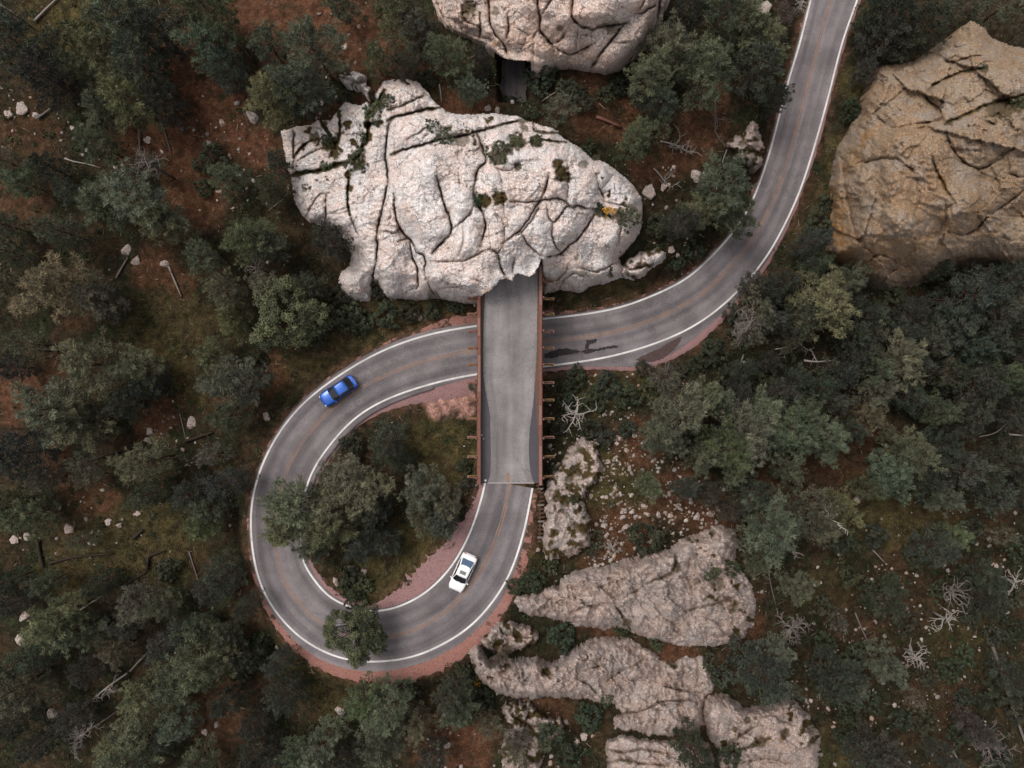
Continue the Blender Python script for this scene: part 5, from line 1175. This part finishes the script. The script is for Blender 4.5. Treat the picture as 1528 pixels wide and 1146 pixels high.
def log(pts, label, mat, rad=.16, seed=0, stubs=3, name='fallen_log', lift=.1, twigs=0):
    rr = np.random.default_rng(700 + seed)
    P = []
    for a, b2 in pts:
        x, y, _ = at(a, b2, 0); g = surf_z(x, y); x, y, _ = at(a, b2, g); P.append(np.array((x, y, surf_z(x, y) + rad + lift)))
    o = P[0].copy()
    t = thing(name, label, 'log', tuple(o), 0, 'fallen logs and branches')
    Q = [p - o for p in P]
    c = catmull(Q, .7)
    q = MB(); q.tube(list(c), list(np.linspace(rad, rad * .55, len(c))), 7); link('stem', q.mesh('stem', mat, True), t)
    for i in range(stubs + twigs):
        k = int(rr.integers(max(1, len(c) // 3), len(c))); d = rr.normal(size=3); d[2] = abs(d[2]) * .6 + .1; d /= np.linalg.norm(d)
        q = MB()
        if twigs: branchy(q, c[k], d, rr.uniform(.9, 1.9), rad * .45, 1, rr, .25)
        else: q.tube([c[k], c[k] + d * rr.uniform(.4, 1.1)], [rad * .4, .02], 5)
        link('branch', q.mesh('branch', mat, True), t)
LOGS = [([(253,398),(262,420),(272,443)], 'pale straight log on the forest slope, its top end by a pale boulder', 'dead', .13, 1),
 ([(52,33),(70,16),(88,-2)], 'long pale log on olive grass near the upper left corner', 'dead', .15, 0),([(-2,6),(14,15),(28,25)], 'thin pale log crossing the upper left corner', 'dead', .12, 2),
 ([(209,195),(210,212),(211,228)], 'short grey upright log at the edge of the red clearing', 'dead_dark', .17, 0),([(243,185),(250,208),(257,234)], 'thin brown log lying in the red soil clearing', 'dead_dark', .10, 1),
 ([(338,45),(358,68),(381,95)], 'dark charred log in red soil beside a grey-green pine', 'log_dark', .24, 3),([(240,136),(256,142),(273,150)], 'dark stub log poking into the red clearing', 'log_dark', .22, 1),([(56,178),(66,170),(77,161)], 'short grey log among pale stones by the photo edge', 'dead_dark', .15, 0),
 ([(98,237),(112,242),(130,245),(151,251)], 'broken white branch in the dark brush', 'dead', .10, 0),([(175,415),(182,402),(192,385)], 'slanting grey branch under the two round boulders', 'dead_dark', .14, 1),
 ([(49,521),(82,522),(116,521)], 'dark fallen log lying level below the broad pines', 'log_dark', .2, 2),([(276,659),(296,652),(318,645)], 'knotty dark log with pale end below the flat boulder', 'log_dark', .22, 3),([(268,616),(273,636),(278,657)], 'thin brown pole leaning by the flat pale boulder', 'dead_dark', .08, 0),
 ([(133,687),(168,676),(203,666)], 'long dim log running under the grey thin pines', 'log_dark', .16, 2),([(52,806),(58,840),(70,880)], 'dark log running down from the pale ledge', 'log_dark', .26, 1),([(70,842),(110,832),(168,826)], 'long dark log across the olive grass', 'log_dark', .17, 2),
 ([(182,876),(204,862),(220,852)], 'crooked dark log below the olive grass, lower piece', 'log_dark', .2, 0),([(221,850),(222,836),(226,828),(248,821)], 'crooked dark log with a pale tip, upper piece', 'log_dark', .22, 1),([(199,804),(208,796),(217,789)], 'short black log on the brown grass', 'log_dark', .22, 0),
 ([(283,823),(292,850),(300,876)], 'thin dark pole with pale flecks beside the loop', 'dead_dark', .09, 1),([(1478,958),(1490,995),(1508,1050),(1528,1112)], 'long pale log running to the lower right corner', 'dead_dark', .22, 2),([(1276,914),(1286,940),(1300,970)], 'thin mottled log in the dark lower right brush', 'dead_dark', .11, 2),
 ([(1293,812),(1307,826),(1321,841)], 'thin pale fallen pole on the brown clearing', 'dead', .08, 0),([(889,175),(908,183),(928,191)], 'red-brown log on the knoll behind the pale outcrop', 'timber', .2, 2),([(814,97),(825,90),(838,83)], 'thin pale pole leaning on the rosy top rock', 'dead', .08, 0),
 ([(656,128),(658,140),(659,152)], 'thin pale upright stem above the pale outcrop', 'dead', .09, 0),([(432,276),(428,292),(414,304),(401,314)], 'bent pale branch beside the outcrop foot', 'dead', .09, 0),([(1447,409),(1460,411),(1476,412)], 'pale twiggy branch under the tan rock hill', 'dead', .07, 1),
 ([(1085,223),(1082,237),(1080,252)], 'thin white sapling stem above a grey-green pine', 'dead', .06, 0),([(112,915),(132,902),(154,888)], 'pale dead trunk lying across an olive leafy tree', 'dead', .15, 1),([(126,1092),(150,1078),(176,1060)], 'dim grey log above the straw-pale brush heap', 'dead_dark', .12, 2),
 ([(650,443),(648,436),(646,430)], 'small dry stem in the outcrop foot', 'dead_dark', .05, 0),([(1145,850),(1150,878),(1156,900)], 'dry pole on red soil beside the pinkish slab', 'dead_dark', .07, 1),([(1365,1012),(1376,1014)], 'short straw log below the lower bleached snag', 'dead', .1, 0),([(1420,1118),(1428,1132)], 'short pale log near the bottom edge among brush', 'dead', .12, 0)]
for i, (pts, lab, mt, rd, st) in enumerate(LOGS): log(pts, lab, M[mt], rd, i, st)
log([(258,945),(222,972),(196,1000)], 'fallen white-branched dead tree with a long dark trunk', M['dead_dark'], .2, 50, 0, 'fallen_tree', .3)
log([(196,1000),(170,1018),(136,1046)], 'white branched top of the fallen tree in the lower left forest', M['dead'], .13, 51, 0, 'fallen_branch', .9, 10)
log([(1185,539),(1205,541),(1227,539)], 'short thick pale branch lit against the dark trees', M['dead'], .13, 52, 0, 'fallen_branch', 3.0, 1)
log([(1143,523),(1160,520),(1179,517)], 'thin curled pale branch left of the thick pale branch', M['dead'], .07, 53, 0, 'fallen_branch', 3.0, 3)
log([(1475,645),(1500,647),(1530,649)], 'pale dead branch reaching in from the right photo edge', M['dead'], .11, 54, 0, 'fallen_branch', 4.0, 3)
log([(1426,648),(1452,640),(1478,612)], 'thin arching grey branch among very dark pines', M['dead_dark'], .07, 55, 0, 'fallen_branch', 5.0, 3)
log([(984,212),(1006,218),(1032,232)], 'white driftwood-like dead branch on the rusty knoll', M['dead'], .11, 56, 0, 'fallen_branch', .3, 8)
log([(976,250),(986,262),(998,280)], 'second pale dead branch on the knoll below the driftwood', M['dead'], .08, 57, 0, 'fallen_branch', .2, 4)
log([(1064,148),(1064,172),(1064,200)], 'thin dead stem with comb-like side branches on the knoll', M['dead_dark'], .08, 58, 0, 'fallen_branch', .2, 6)

# ------------------------------------------------------------------ loose boulders and stones
def stone_mesh(seed, sub=3):
    import bmesh
    bm = bmesh.new(); bmesh.ops.create_icosphere(bm, subdivisions=sub, radius=1)
    r = np.random.default_rng(seed)
    cuts = [(lambda v: v / np.linalg.norm(v))(r.normal(size=3)) for _ in range(11)]
    dcut = r.uniform(.45, .85, 11)
    for v in bm.verts:
        p = np.array(v.co)
        for c, d in zip(cuts, dcut):
            k = p.dot(c) - d
            if k > 0: p = p - c * k * .92
        p *= (1 + .22 * fbm(np.array([p[0] * 1.3 + seed]), np.array([p[1] * 1.3 + p[2]]), 3, 400)[0])
        v.co = Vector(p * np.array((1, .78, .58)))
    me = bpy.data.meshes.new('boulder'); bm.to_mesh(me); bm.free()
    for nm in ('soil', 'rust'): me.attributes.new(nm, 'FLOAT', 'POINT')
    return me
STM = {}
for mt in ('granite_low', 'stone'):
    STM[mt] = []
    for i in range(5):
        me = stone_mesh(40 + i); me.materials.append(M[mt]); STM[mt].append(me)
STONES = """375 172 15 w|330 182 8 w|220 208 9 g|310 212 8 w|188 374 13 g|201 389 12 g|243 393 11 w|30 160 16 w|52 172 9 w|10 168 10 w|285 632 14 w|222 645 9 g|219 657 9 g|397 623 11 w|205 767 7 w|160 780 9 w|102 790 13 w|176 785 8 w|30 922 12 g|30 955 14 g|150 937 12 g|75 1068 14 g|303 1095 8 w|321 1083 7 w|15 808 12 w|35 804 10 w|500 870 11 w|522 851 9 w|543 854 8 w|507 1063 12 g|608 720 7 r|622 467 8 w|626 474 7 w|970 285 17 w|992 276 10 w|1040 262 15 w|1054 270 10 w|1140 12 17 g|742 164 10 w|780 156 10 w|780 165 8 w|728 160 8 w|1280 745 9 g|978 741 6 w|1000 722 6 w|1012 757 7 w|962 757 8 w|966 768 7 w|1000 770 7 w|925 738 6 w|930 772 8 w|928 764 6 w|1040 772 10 w|1058 766 8 w|1072 760 8 w|983 768 7 w|950 772 6 w|907 688 5 w|917 728 5 w|892 712 7 w|908 690 6 w|935 672 6 w|948 650 6 w|896 715 7 w|882 740 5 w|905 742 5 w|925 655 5 w|870 735 5 w|902 785 7 w|905 800 7 w|912 790 5 w|935 786 8 w|860 1110 8 w|842 1118 9 w|872 1100 10 w|845 1078 6 w|668 1113 9 g|655 1118 9 w|640 1105 6 w|1308 929 5 w|1343 866 5 w|1295 880 5 w|1370 860 5 w|1480 806 6 g|1491 846 6 g|1450 940 4 w|1458 952 4 w|1375 905 4 w|1236 1058 6 w|1222 1040 6 w|1210 1046 5 w|1225 870 4 w|1215 873 4 w|895 372 5 w|1002 372 9 w|1012 380 7 w|700 436 5 w|180 612 5 w|350 958 6 r|150 210 6 w|107 190 6 w|110 205 5 w|120 185 5 w|480 150 7 w|505 60 4 w|512 68 5 w|520 50 4 w|535 38 5 w|530 95 5 w|1085 900 5 w"""
st = []
for e in STONES.split('|'):
    a = e.split(); st.append((float(a[0]), float(a[1]), float(a[2]), a[3]))
noun = ['boulder' if r >= 8 else 'stone' for *_, r, k in st]
desc = [{'w': 'pale', 'g': 'grey', 'r': 'reddish'}[k] + (' large boulder' if r >= 13 else ' boulder' if r >= 8 else ' small stone') for *_, r, k in st]
slab = rank_labels([(a, b2, n_, d_) for (a, b2, r, k), n_, d_ in zip(st, noun, desc)])
for (a, b2, r, k), nn_, lb in zip(st, noun, slab):
    lib = STM['granite_low' if k == 'w' else 'stone']
    x, y, _ = at(a, b2, 0); g = surf_z(x, y); x, y, _ = at(a, b2, g + .3); g = tz(x, y)
    s = .82 * r * KPX * (CAM_H - g)
    o = tag(link(nn_, lib[int(rng.integers(5))]), lb, nn_, 'loose boulders and stones')
    o.location = (x, y, g + s * .02); o.scale = (s * 1.02, s * 1.02, s * rng.uniform(.8, 1.2)); o.rotation_euler = (rng.uniform(-.2, .2), rng.uniform(-.2, .2), rng.uniform(0, 6.28))
for i, (a, b2) in enumerate([(719, 649), (722, 655)]):
    o = tag(link('stone', STM['granite_low'][i]), ['larger', 'smaller'][i] + ' of two white stones lying on the dark deck strip', 'stone')
    x, y, _ = at(a, b2, DZ); o.location = (x, y, DZ + .07); o.scale = (.17 - .05 * i, .15, .16)

# ------------------------------------------------------------------ ground cover nobody could count
def free_mask(px, py, pad=0):
    ok = np.ones(px.shape, bool)
    for poly in rock_polys: ok &= ~in_poly(px, py, poly)
    return ok
def scatter(n, seed, weight=None):
    r = np.random.default_rng(seed)
    px = r.uniform(-70, 1598, n); py = r.uniform(-60, 1206, n)
    w = at(px, py, 0); x, y = w[:, 0], w[:, 1]
    z = terrain_z(x, y); w = at(px, py, z); x, y = w[:, 0], w[:, 1]; z = terrain_z(x, y)
    i, d, lat = road_near(x, y)
    base = np.where(lat > 0, HW[i] + extL[i] + dirtL[i] * .8, HW[i] + extR[i] + dirtR[i] * .8)
    ok = (d > base + .25) & free_mask(px, py) & ~in_poly(px, py, PATCH)
    ok &= ~((px > 712) & (px < 812) & (py > 380) & (py < 725)) & ~((px > 795) & (px < 813) & (py > 715) & (py < 815))
    if weight is not None: ok &= r.random(n) < weight(px, py, x, y)
    return px[ok], py[ok], x[ok], y[ok], z[ok], r
def veg_w(px, py, x, y):
    rd = blobs(px, py, RED, 41)
    sc = np.exp(-(((px - 935) / 110) ** 2 + ((py - 745) / 85) ** 2) ** 2)
    return np.clip(.50 + 1.5 * fbm(x / 4.0, y / 4.0, 3, 600), 0, 1) * (1 - .93 * rd) * (1 - .93 * sc)
# low brush: mounds of small leaves
px, py, x, y, z, r = scatter(4200, 1, veg_w)
n = len(px); L = 34
rad = r.uniform(.35, 1.15, n)
u = r.normal(size=(n * L, 3)); u[:, 2] = np.abs(u[:, 2]); u /= np.linalg.norm(u, axis=1)[:, None]
Pc = np.repeat(np.stack([x, y, z], 1), L, 0) + u * (np.repeat(rad, L) * r.uniform(.5, 1.0, n * L))[:, None] * np.array((1, 1, .65))
nm = u + r.normal(size=u.shape) * .7 + (0, 0, .5); nm /= np.linalg.norm(nm, axis=1)[:, None]
a = np.cross(nm, r.normal(size=u.shape)); a /= np.linalg.norm(a, axis=1)[:, None]; b2 = np.cross(nm, a)
s = r.uniform(.07, .17, n * L)[:, None]
V = np.stack([Pc + a * s, Pc + b2 * s * .6, Pc - a * s, Pc - b2 * s * .6], 1).reshape(-1, 3)
pal = np.array([(.022, .034, .016), (.030, .042, .018), (.040, .044, .022), (.055, .046, .020), (.050, .030, .016)])
cc = pal[r.choice(5, n, p=[.36, .28, .18, .11, .07])] * r.uniform(.7, 1.3, (n, 1))
mm_, t, b = mat_new('brush_leaves', .8, .15); t.links.new(attr(t, 'cover', 'Color'), b.inputs['Base Color']); M['cover'] = mm_
link('undergrowth', mesh_np('undergrowth', V, np.arange(len(V)).reshape(-1, 4), M['cover'], cattrs={'cover': np.repeat(np.repeat(cc, L, 0) * r.uniform(.75, 1.3, (n * L, 1)), 4, 0)}), kind='stuff')
# grass blades and dry stalks
def grass_w(px, py, x, y):
    return np.clip(blobs(px, py, OLV, 51) + .30 + .6 * fbm(x / 3, y / 3, 3, 610), 0, 1) * (1 - .75 * blobs(px, py, RED, 41))
px, py, x, y, z, r = scatter(46000, 2, grass_w)
n = len(px); L = 4
Pc = np.repeat(np.stack([x, y, z - .02], 1), L, 0) + r.normal(size=(n * L, 3)) * (.08, .08, 0)
Dv = r.normal(size=(n * L, 3)) * .55 + (0, 0, .8); Dv /= np.linalg.norm(Dv, axis=1)[:, None]
V, F = tri_blades(Pc, Dv, r.uniform(.25, .6, n * L), np.full(n * L, .07), r)
ol = blobs(px, py, OLV, 51)[:, None]
cc = (np.array((.045, .052, .022)) * (1 - ol) + np.array((.105, .082, .034)) * ol) * r.uniform(.6, 1.4, (n, 1))
link('grass', mesh_np('grass', V, F, M['cover'], cattrs={'cover': np.repeat(np.repeat(cc, L, 0), 3, 0)}), kind='stuff')
# fallen needles, twigs and litter
px, py, x, y, z, r = scatter(9000, 3)
n = len(px)
az = r.uniform(0, 6.283, n); ln = r.uniform(.2, .9, n); wd = r.uniform(.015, .035, n)
d = np.stack([np.cos(az), np.sin(az), r.normal(size=n) * .15], 1); sd = np.stack([-np.sin(az), np.cos(az), np.zeros(n)], 1)
c0 = np.stack([x, y, z + .08], 1)
V = np.stack([c0 - sd * wd[:, None], c0 + sd * wd[:, None], c0 + d * ln[:, None] + sd * wd[:, None] * .5, c0 + d * ln[:, None] - sd * wd[:, None] * .5], 1).reshape(-1, 3)
cc = np.array([(.20, .16, .13), (.09, .06, .045), (.14, .085, .05)])[r.choice(3, n, p=[.3, .45, .25])] * r.uniform(.6, 1.3, (n, 1))
link('twig_litter', mesh_np('twig_litter', V, np.arange(4 * n).reshape(-1, 4), M['cover'], cattrs={'cover': np.repeat(cc, 4, 0)}), kind='stuff')
# small stones: many on the scree, few elsewhere
SCREE = [(900,720,95),(960,770,70),(1050,765,45),(915,670,50),(920,810,50),(860,700,40),(1020,740,50),(800,1080,60),(860,1110,50),(670,1110,40),(30,165,50),(115,200,45),(1310,930,110),(1420,920,90),(1350,1050,100),(1220,1060,50),(985,265,40),(520,60,45),(500,170,50),(240,640,60),(1240,990,50),(1010,375,45),(745,165,50),(300,200,45),(940,790,50),(120,790,70),(160,300,40),(350,240,60),(1480,830,70),(1110,900,50),(1450,1000,70)]
def stone_w(px, py, x, y):
    w = np.full(px.shape, .004)
    for a, b2, rr in SCREE:
        k = .95 if (820 < a < 1070 and 640 < b2 < 830) else .15
        w = np.maximum(w, k * np.exp(-(((px - a) ** 2 + (py - b2) ** 2) / rr ** 2)))
    return w * np.clip(.5 + 1.6 * fbm(x / 2.2, y / 2.2, 3, 620), 0.05, 1)
px, py, x, y, z, r = scatter(120000, 4, stone_w)
n = len(px)
ico = np.array([(0, 0, 1), (.89, 0, .45), (.28, .85, .45), (-.72, .53, .45), (-.72, -.53, .45), (.28, -.85, .45), (.72, .53, -.45), (-.28, .85, -.45), (-.89, 0, -.45), (-.28, -.85, -.45), (.72, -.53, -.45)])
icf = np.array([(0, 1, 2), (0, 2, 3), (0, 3, 4), (0, 4, 5), (0, 5, 1), (1, 6, 2), (2, 6, 7), (2, 7, 3), (3, 7, 8), (3, 8, 4), (4, 8, 9), (4, 9, 5), (5, 9, 10), (5, 10, 1), (1, 10, 6)])
sz = np.minimum(np.exp(r.normal(size=n) * .5) * .13, .30)
sh = ico[None] * (1 + r.normal(size=(n, 11, 1)) * .18) * (sz[:, None, None] * np.stack([r.uniform(.8, 1.4, n), r.uniform(.7, 1.1, n), r.uniform(.5, .9, n)], 1)[:, None, :])
a = r.uniform(0, 6.283, n); ca, sa = np.cos(a)[:, None], np.sin(a)[:, None]
V = np.stack([sh[..., 0] * ca - sh[..., 1] * sa, sh[..., 0] * sa + sh[..., 1] * ca, sh[..., 2]], -1) + np.stack([x, y, z + sz * .15], 1)[:, None]
F = (icf[None] + (np.arange(n) * 11)[:, None, None]).reshape(-1, 3)
cc = np.array([(.38, .325, .29), (.27, .235, .215), (.32, .235, .19)])[r.choice(3, n)] * r.uniform(.55, 1.1, (n, 1))
link('scree_stones', mesh_np('scree_stones', V.reshape(-1, 3), F, M['cover'], cattrs={'cover': np.repeat(cc, 11, 0)}), kind='stuff')

# ------------------------------------------------------------------ cars
def car_paint(name, col, metal=0.0):
    m, t, b = mat_new(name, 0.35, 0.5)
    b.inputs['Base Color'].default_value = (*col, 1); b.inputs['Metallic'].default_value = metal
    b.inputs['Coat Weight'].default_value = 0.6; b.inputs['Coat Roughness'].default_value = 0.08
    f = noise(t, objc(t), 3.0, 4); t.links.new(ramp(t, f, [(.3, .30), (.7, .42)]), b.inputs['Roughness'])
    return m
def glassm(name, col, rough=.06):
    m, t, b = mat_new(name, rough, .6); b.inputs['Base Color'].default_value = (*col, 1); return m
M['rubber'] = plain('tyre_rubber', (.02, .02, .021), .85, .2, .2)
M['alloy'] = plain('alloy', (.42, .42, .43), .35, .5, .1, 6, .8)
M['trim'] = plain('black_trim', (.02, .02, .022), .5, .4, .1)
M['tail'] = plain('red_lamp', (.35, .015, .012), .25, .5, .1)
M['lamp'] = plain('clear_lamp', (.60, .62, .64), .15, .6, .1)
M['plate'] = plain('number_plate', (.55, .55, .53), .5, .4, .05)

def loft(rows, closed_ring=True):
    """rows: list of rings (k points each) -> verts, quads + end caps"""
    k = len(rows[0]); V = [p for r_ in rows for p in r_]; F = []
    for i in range(len(rows) - 1):
        for j in range(k):
            j2 = (j + 1) % k
            F.append((i * k + j, i * k + j2, (i + 1) * k + j2, (i + 1) * k + j))
    F.append(tuple(range(k - 1, -1, -1))); F.append(tuple((len(rows) - 1) * k + j for j in range(k)))
    return V, F

def make_car(name, label, px, py, zdir, L, Wd, paint, suv, glass, sun_roof):
    # +x is the car's front
    i = st_of(px, py); ang = math.atan2(*zdir[::-1])
    z = RZ[i] + .03
    t = thing(name, label, 'car', tuple(at(px, py, z + .8)[:2]) + (z,), ang)
    slope = math.atan2(RZ[min(i + 3, NS - 1)] - RZ[max(i - 3, 0)], ARC[min(i + 3, NS - 1)] - ARC[max(i - 3, 0)])
    fwd = np.array((math.cos(ang), math.sin(ang))); sgn = np.sign(fwd.dot(T[i]))
    t.rotation_euler = (0, -slope * sgn, ang)
    h = Wd / 2
    # lower body: plan half-width and deck height along the length
    if suv: prof = [(-.5, .72, .62, .70), (-.485, .86, .42, .98), (-.44, .95, .34, 1.04), (-.30, .99, .30, 1.06), (0, 1.0, .30, 1.05), (.18, .99, .30, 1.04), (.26, .975, .30, 1.03), (.36, .95, .32, .99), (.44, .89, .36, .92), (.485, .76, .42, .80), (.5, .58, .50, .66)]
    else: prof = [(-.5, .50, .50, .66), (-.492, .70, .42, .80), (-.475, .84, .36, .93), (-.45, .93, .30, .99), (-.36, .98, .26, 1.01), (-.15, 1.0, .25, .98), (.10, 1.0, .25, .96), (.24, .98, .25, .94), (.35, .965, .27, .90), (.43, .90, .31, .83), (.472, .79, .36, .73), (.492, .62, .42, .64), (.5, .38, .48, .56)]
    pr = catmull([(a * L, b_ * h, c, d) for a, b_, c, d in prof], L / 40)
    rows = []
    for x, w, z0, z1 in pr:
        r_ = []
        for q in range(20):
            th = 2 * math.pi * q / 20
            cs, sn = math.cos(th), math.sin(th)
            e = .30
            yy = w * np.sign(cs) * abs(cs) ** e
            zz = (z0 + z1) / 2 + (z1 - z0) / 2 * np.sign(sn) * abs(sn) ** .42
            if sn > 0: yy *= 1 - .08 * sn
            zz += .035 * max(0, sn) * (1 - (yy / w) ** 2)
            r_.append((x, yy, zz))
        rows.append(r_)
    q = MB(); q.add(*loft(rows)); link('body', q.mesh('body', paint, True), t)
    # glass house: belt and roof rectangles
    if suv: xb, xf, rb, rf, zr, ri = -.42 * L, .235 * L, -.255 * L, .03 * L, 1.58, .74
    else: xb, xf, rb, rf, zr, ri = -.405 * L, .235 * L, -.20 * L, .045 * L, 1.44, .71
    zb = 1.0 if suv else .92
    wb, wr = .88 * h, ri * h
    def shell(off):
        rows = []
        for zz, k in ((zb - .06, 0), (zb + (zr - zb) * .5, .5), (zb + (zr - zb) * .86, .86), (zr, 1.0)):
            x0 = xb + (rb - xb) * k - off; x1 = xf + (rf - xf) * k + off; w = wb + (wr - wb) * k + off
            r_ = []
            for a_ in range(24):
                th = 2 * math.pi * a_ / 24; cs, sn = math.cos(th), math.sin(th)
                r_.append(((x0 + x1) / 2 + (x1 - x0) / 2 * np.sign(cs) * abs(cs) ** .28 - (.06 * abs(sn) if cs > 0 else 0), w * np.sign(sn) * abs(sn) ** .28, zz))
            rows.append(r_)
        return rows
    q = MB(); q.add(*loft(shell(0))); link('cabin', q.mesh('cabin', paint if not suv else M['trim'], False), t)
    # roof skin, slightly domed
    rows = []
    for k in range(7):
        f = k / 6; x = rb - .05 + (rf - rb + .12) * f
        w = wr * (1.0 - .10 * abs(f - .5) ** 2 * 2)
        rows.append([(x, w * s_, zr + .012 + .05 * (1 - s_ * s_) * math.sin(math.pi * (.15 + .7 * f)) - (.05 * abs(f * 2 - 1) ** 6)) for s_ in np.linspace(-1, 1, 9)] + [(x, w * s_, zr - .04) for s_ in (1, -1)])
    q = MB(); q.add(*loft(rows)); link('roof', q.mesh('roof', paint, True), t)
    def pane(nm, pts, mt):
        q = MB(); a0 = np.array(pts)
        nrm = np.cross(a0[1] - a0[0], a0[2] - a0[0]); nrm = nrm / np.linalg.norm(nrm)
        c = a0.mean(0)
        if nrm.dot(c - np.array((0, 0, .9))) < 0: nrm = -nrm
        b0 = a0 + nrm * .022; n_ = len(a0)
        q.add([tuple(v) for v in a0] + [tuple(v) for v in b0], [tuple(range(n_, 2 * n_)), tuple(range(n_ - 1, -1, -1))] + [(k, (k + 1) % n_, n_ + (k + 1) % n_, n_ + k) for k in range(n_)])
        o = link(nm, q.mesh(nm, mt), t); return o
    def quad_lr(x_b, z_b, w_b, x_t, z_t, w_t, bow):
        return [(x_b - bow, -w_b, z_b), (x_b - bow * .25, -w_b * .5, z_b), (x_b, 0, z_b), (x_b - bow * .25, w_b * .5, z_b), (x_b - bow, w_b, z_b), (x_t, w_t, z_t), (x_t, -w_t, z_t)]
    pane('windscreen', quad_lr(xf + .05, zb + .02, wb * .93, rf + .03, zr - .03, wr * .90, .16), glass[0])
    pane('rear_window', quad_lr(xb - .03, zb + .03, wb * (.84 if not suv else .86), rb - .03, zr - .05, wr * .86, -.10), glass[1])
    for sd in (-1, 1):
        for (f0, f1) in ((.08, .50), (.54, .92)):
            xa0 = xb + (xf - xb) * f0 ; xa1 = xb + (xf - xb) * f1; xt0 = rb + (rf - rb) * max(f0 - .02, .02); xt1 = rb + (rf - rb) * min(f1 + .04, .98)
            pane('side_window', [(xa0, sd * wb * 1.005, zb + .03), (xa1, sd * wb * 1.005, zb + .03), (xt1, sd * wr * 1.01, zr - .07), (xt0, sd * wr * 1.01, zr - .07)], glass[2])
        q = MB(); q.box((xf - .18, sd * (h + .06), zb + .05), (.13, .20, .14), taper=.8); link('mirror', q.mesh('mirror', paint), t)
        for nm, x, mt, s_ in (('headlight', .465 * L, M['lamp'], (.20, .22, .10)), ('taillight', -.482 * L, M['tail'], (.10, .26, .12))):
            zl = (.70 if not suv else .80) if nm == 'headlight' else (.84 if not suv else .92)
            q = MB(); q.box((x, sd * h * .64, zl), s_, rz=-sd * .32 if nm == 'headlight' else sd * .2); link(nm, q.mesh(nm, mt), t)
        for x in (.30 * L, -.295 * L):
            wv = thing_part('wheel', t)
            q = MB(); q.tube([(x, sd * (h - .23), .33), (x, sd * (h + .005), .33)], [.335, .335], 20); o = link('tyre', q.mesh('tyre', M['rubber']), wv)
            q = MB(); q.tube([(x, sd * (h - .1), .33), (x, sd * (h + .015), .33)], [.22, .22], 12); link('rim', q.mesh('rim', M['alloy']), wv)
        for x in (-.14 * L, .07 * L):
            q = MB(); q.box((x, sd * (h * 1.0 + .006), zb - .12), (.18, .03, .035)); link('door_handle', q.mesh('door_handle', paint), t)
        if suv:
            q = MB(); q.box(((rb + rf) / 2, sd * wr * .93, zr + .065), ((rf - rb) * .86, .045, .05)); link('roof_rail', q.mesh('roof_rail', M['trim']), t)
            q = MB(); q.box((0, sd * (h - .01), .34), (L * .46, .07, .14)); link('side_sill', q.mesh('side_sill', M['trim']), t)
    if suv:
        q = MB(); q.box((-.47 * L, 0, 1.06), (.22, wr * 1.7, .05), taper=.9); link('spoiler', q.mesh('spoiler', paint), t)
    if sun_roof:
        q = MB(); q.box((rf - .50, 0, zr + .064), (.42, .74, .012)); link('sunroof', q.mesh('sunroof', M['sunroof']), t)
    q = MB(); q.box((.493 * L, 0, .52 if suv else .46), (.06, Wd * .52, .16)); link('grille', q.mesh('grille', M['trim']), t)
    q = MB(); q.box((-.502 * L, 0, .64), (.025, .32, .15)); link('number_plate', q.mesh('number_plate', M['plate']), t)
    for sd in (-1, 1):
        q = MB(); q.beam((xf + .05, sd * .08, zb + .05), (xf - .12, sd * .62 * h + .0, zb + .13), .02, .02); link('wiper', q.mesh('wiper', M['trim']), t)
    return t
def thing_part(nm, parent):
    o = bpy.data.objects.new(nm, None); COL.objects.link(o); o.parent = parent; o.empty_display_size = .2; return o
M['sunroof'] = glassm('grey_sunroof', (.16, .16, .165), .25)
gd = glassm('dark_glass', (.012, .014, .018)); gb = glassm('blue_tinted_glass', (.055, .10, .17), .15); gs = glassm('smoky_glass', (.012, .014, .017))
# directions: pixel vectors from tail to nose, turned into the world's x, y
def pdir(a, b): v = at(*b, 0)[:2] - at(*a, 0)[:2]; return v / np.linalg.norm(v)
make_car('white_sedan', 'white sedan with dark windscreen and grey sunroof driving down the loop', 690.7, 853.8, pdir((702.8, 828), (679.6, 880)), 4.75, 1.96, car_paint('white_car_paint', (.80, .80, .80)), False, (gd, gb, gd), True)
make_car('blue_hatchback', 'bright blue hatchback car with black windscreen in the outer lane of the loop', 504.2, 583.5, pdir((527, 567), (482, 598)), 4.78, 1.94, car_paint('blue_car_paint', (.002, .078, .40), .3), True, (gd, gs, gd), False)
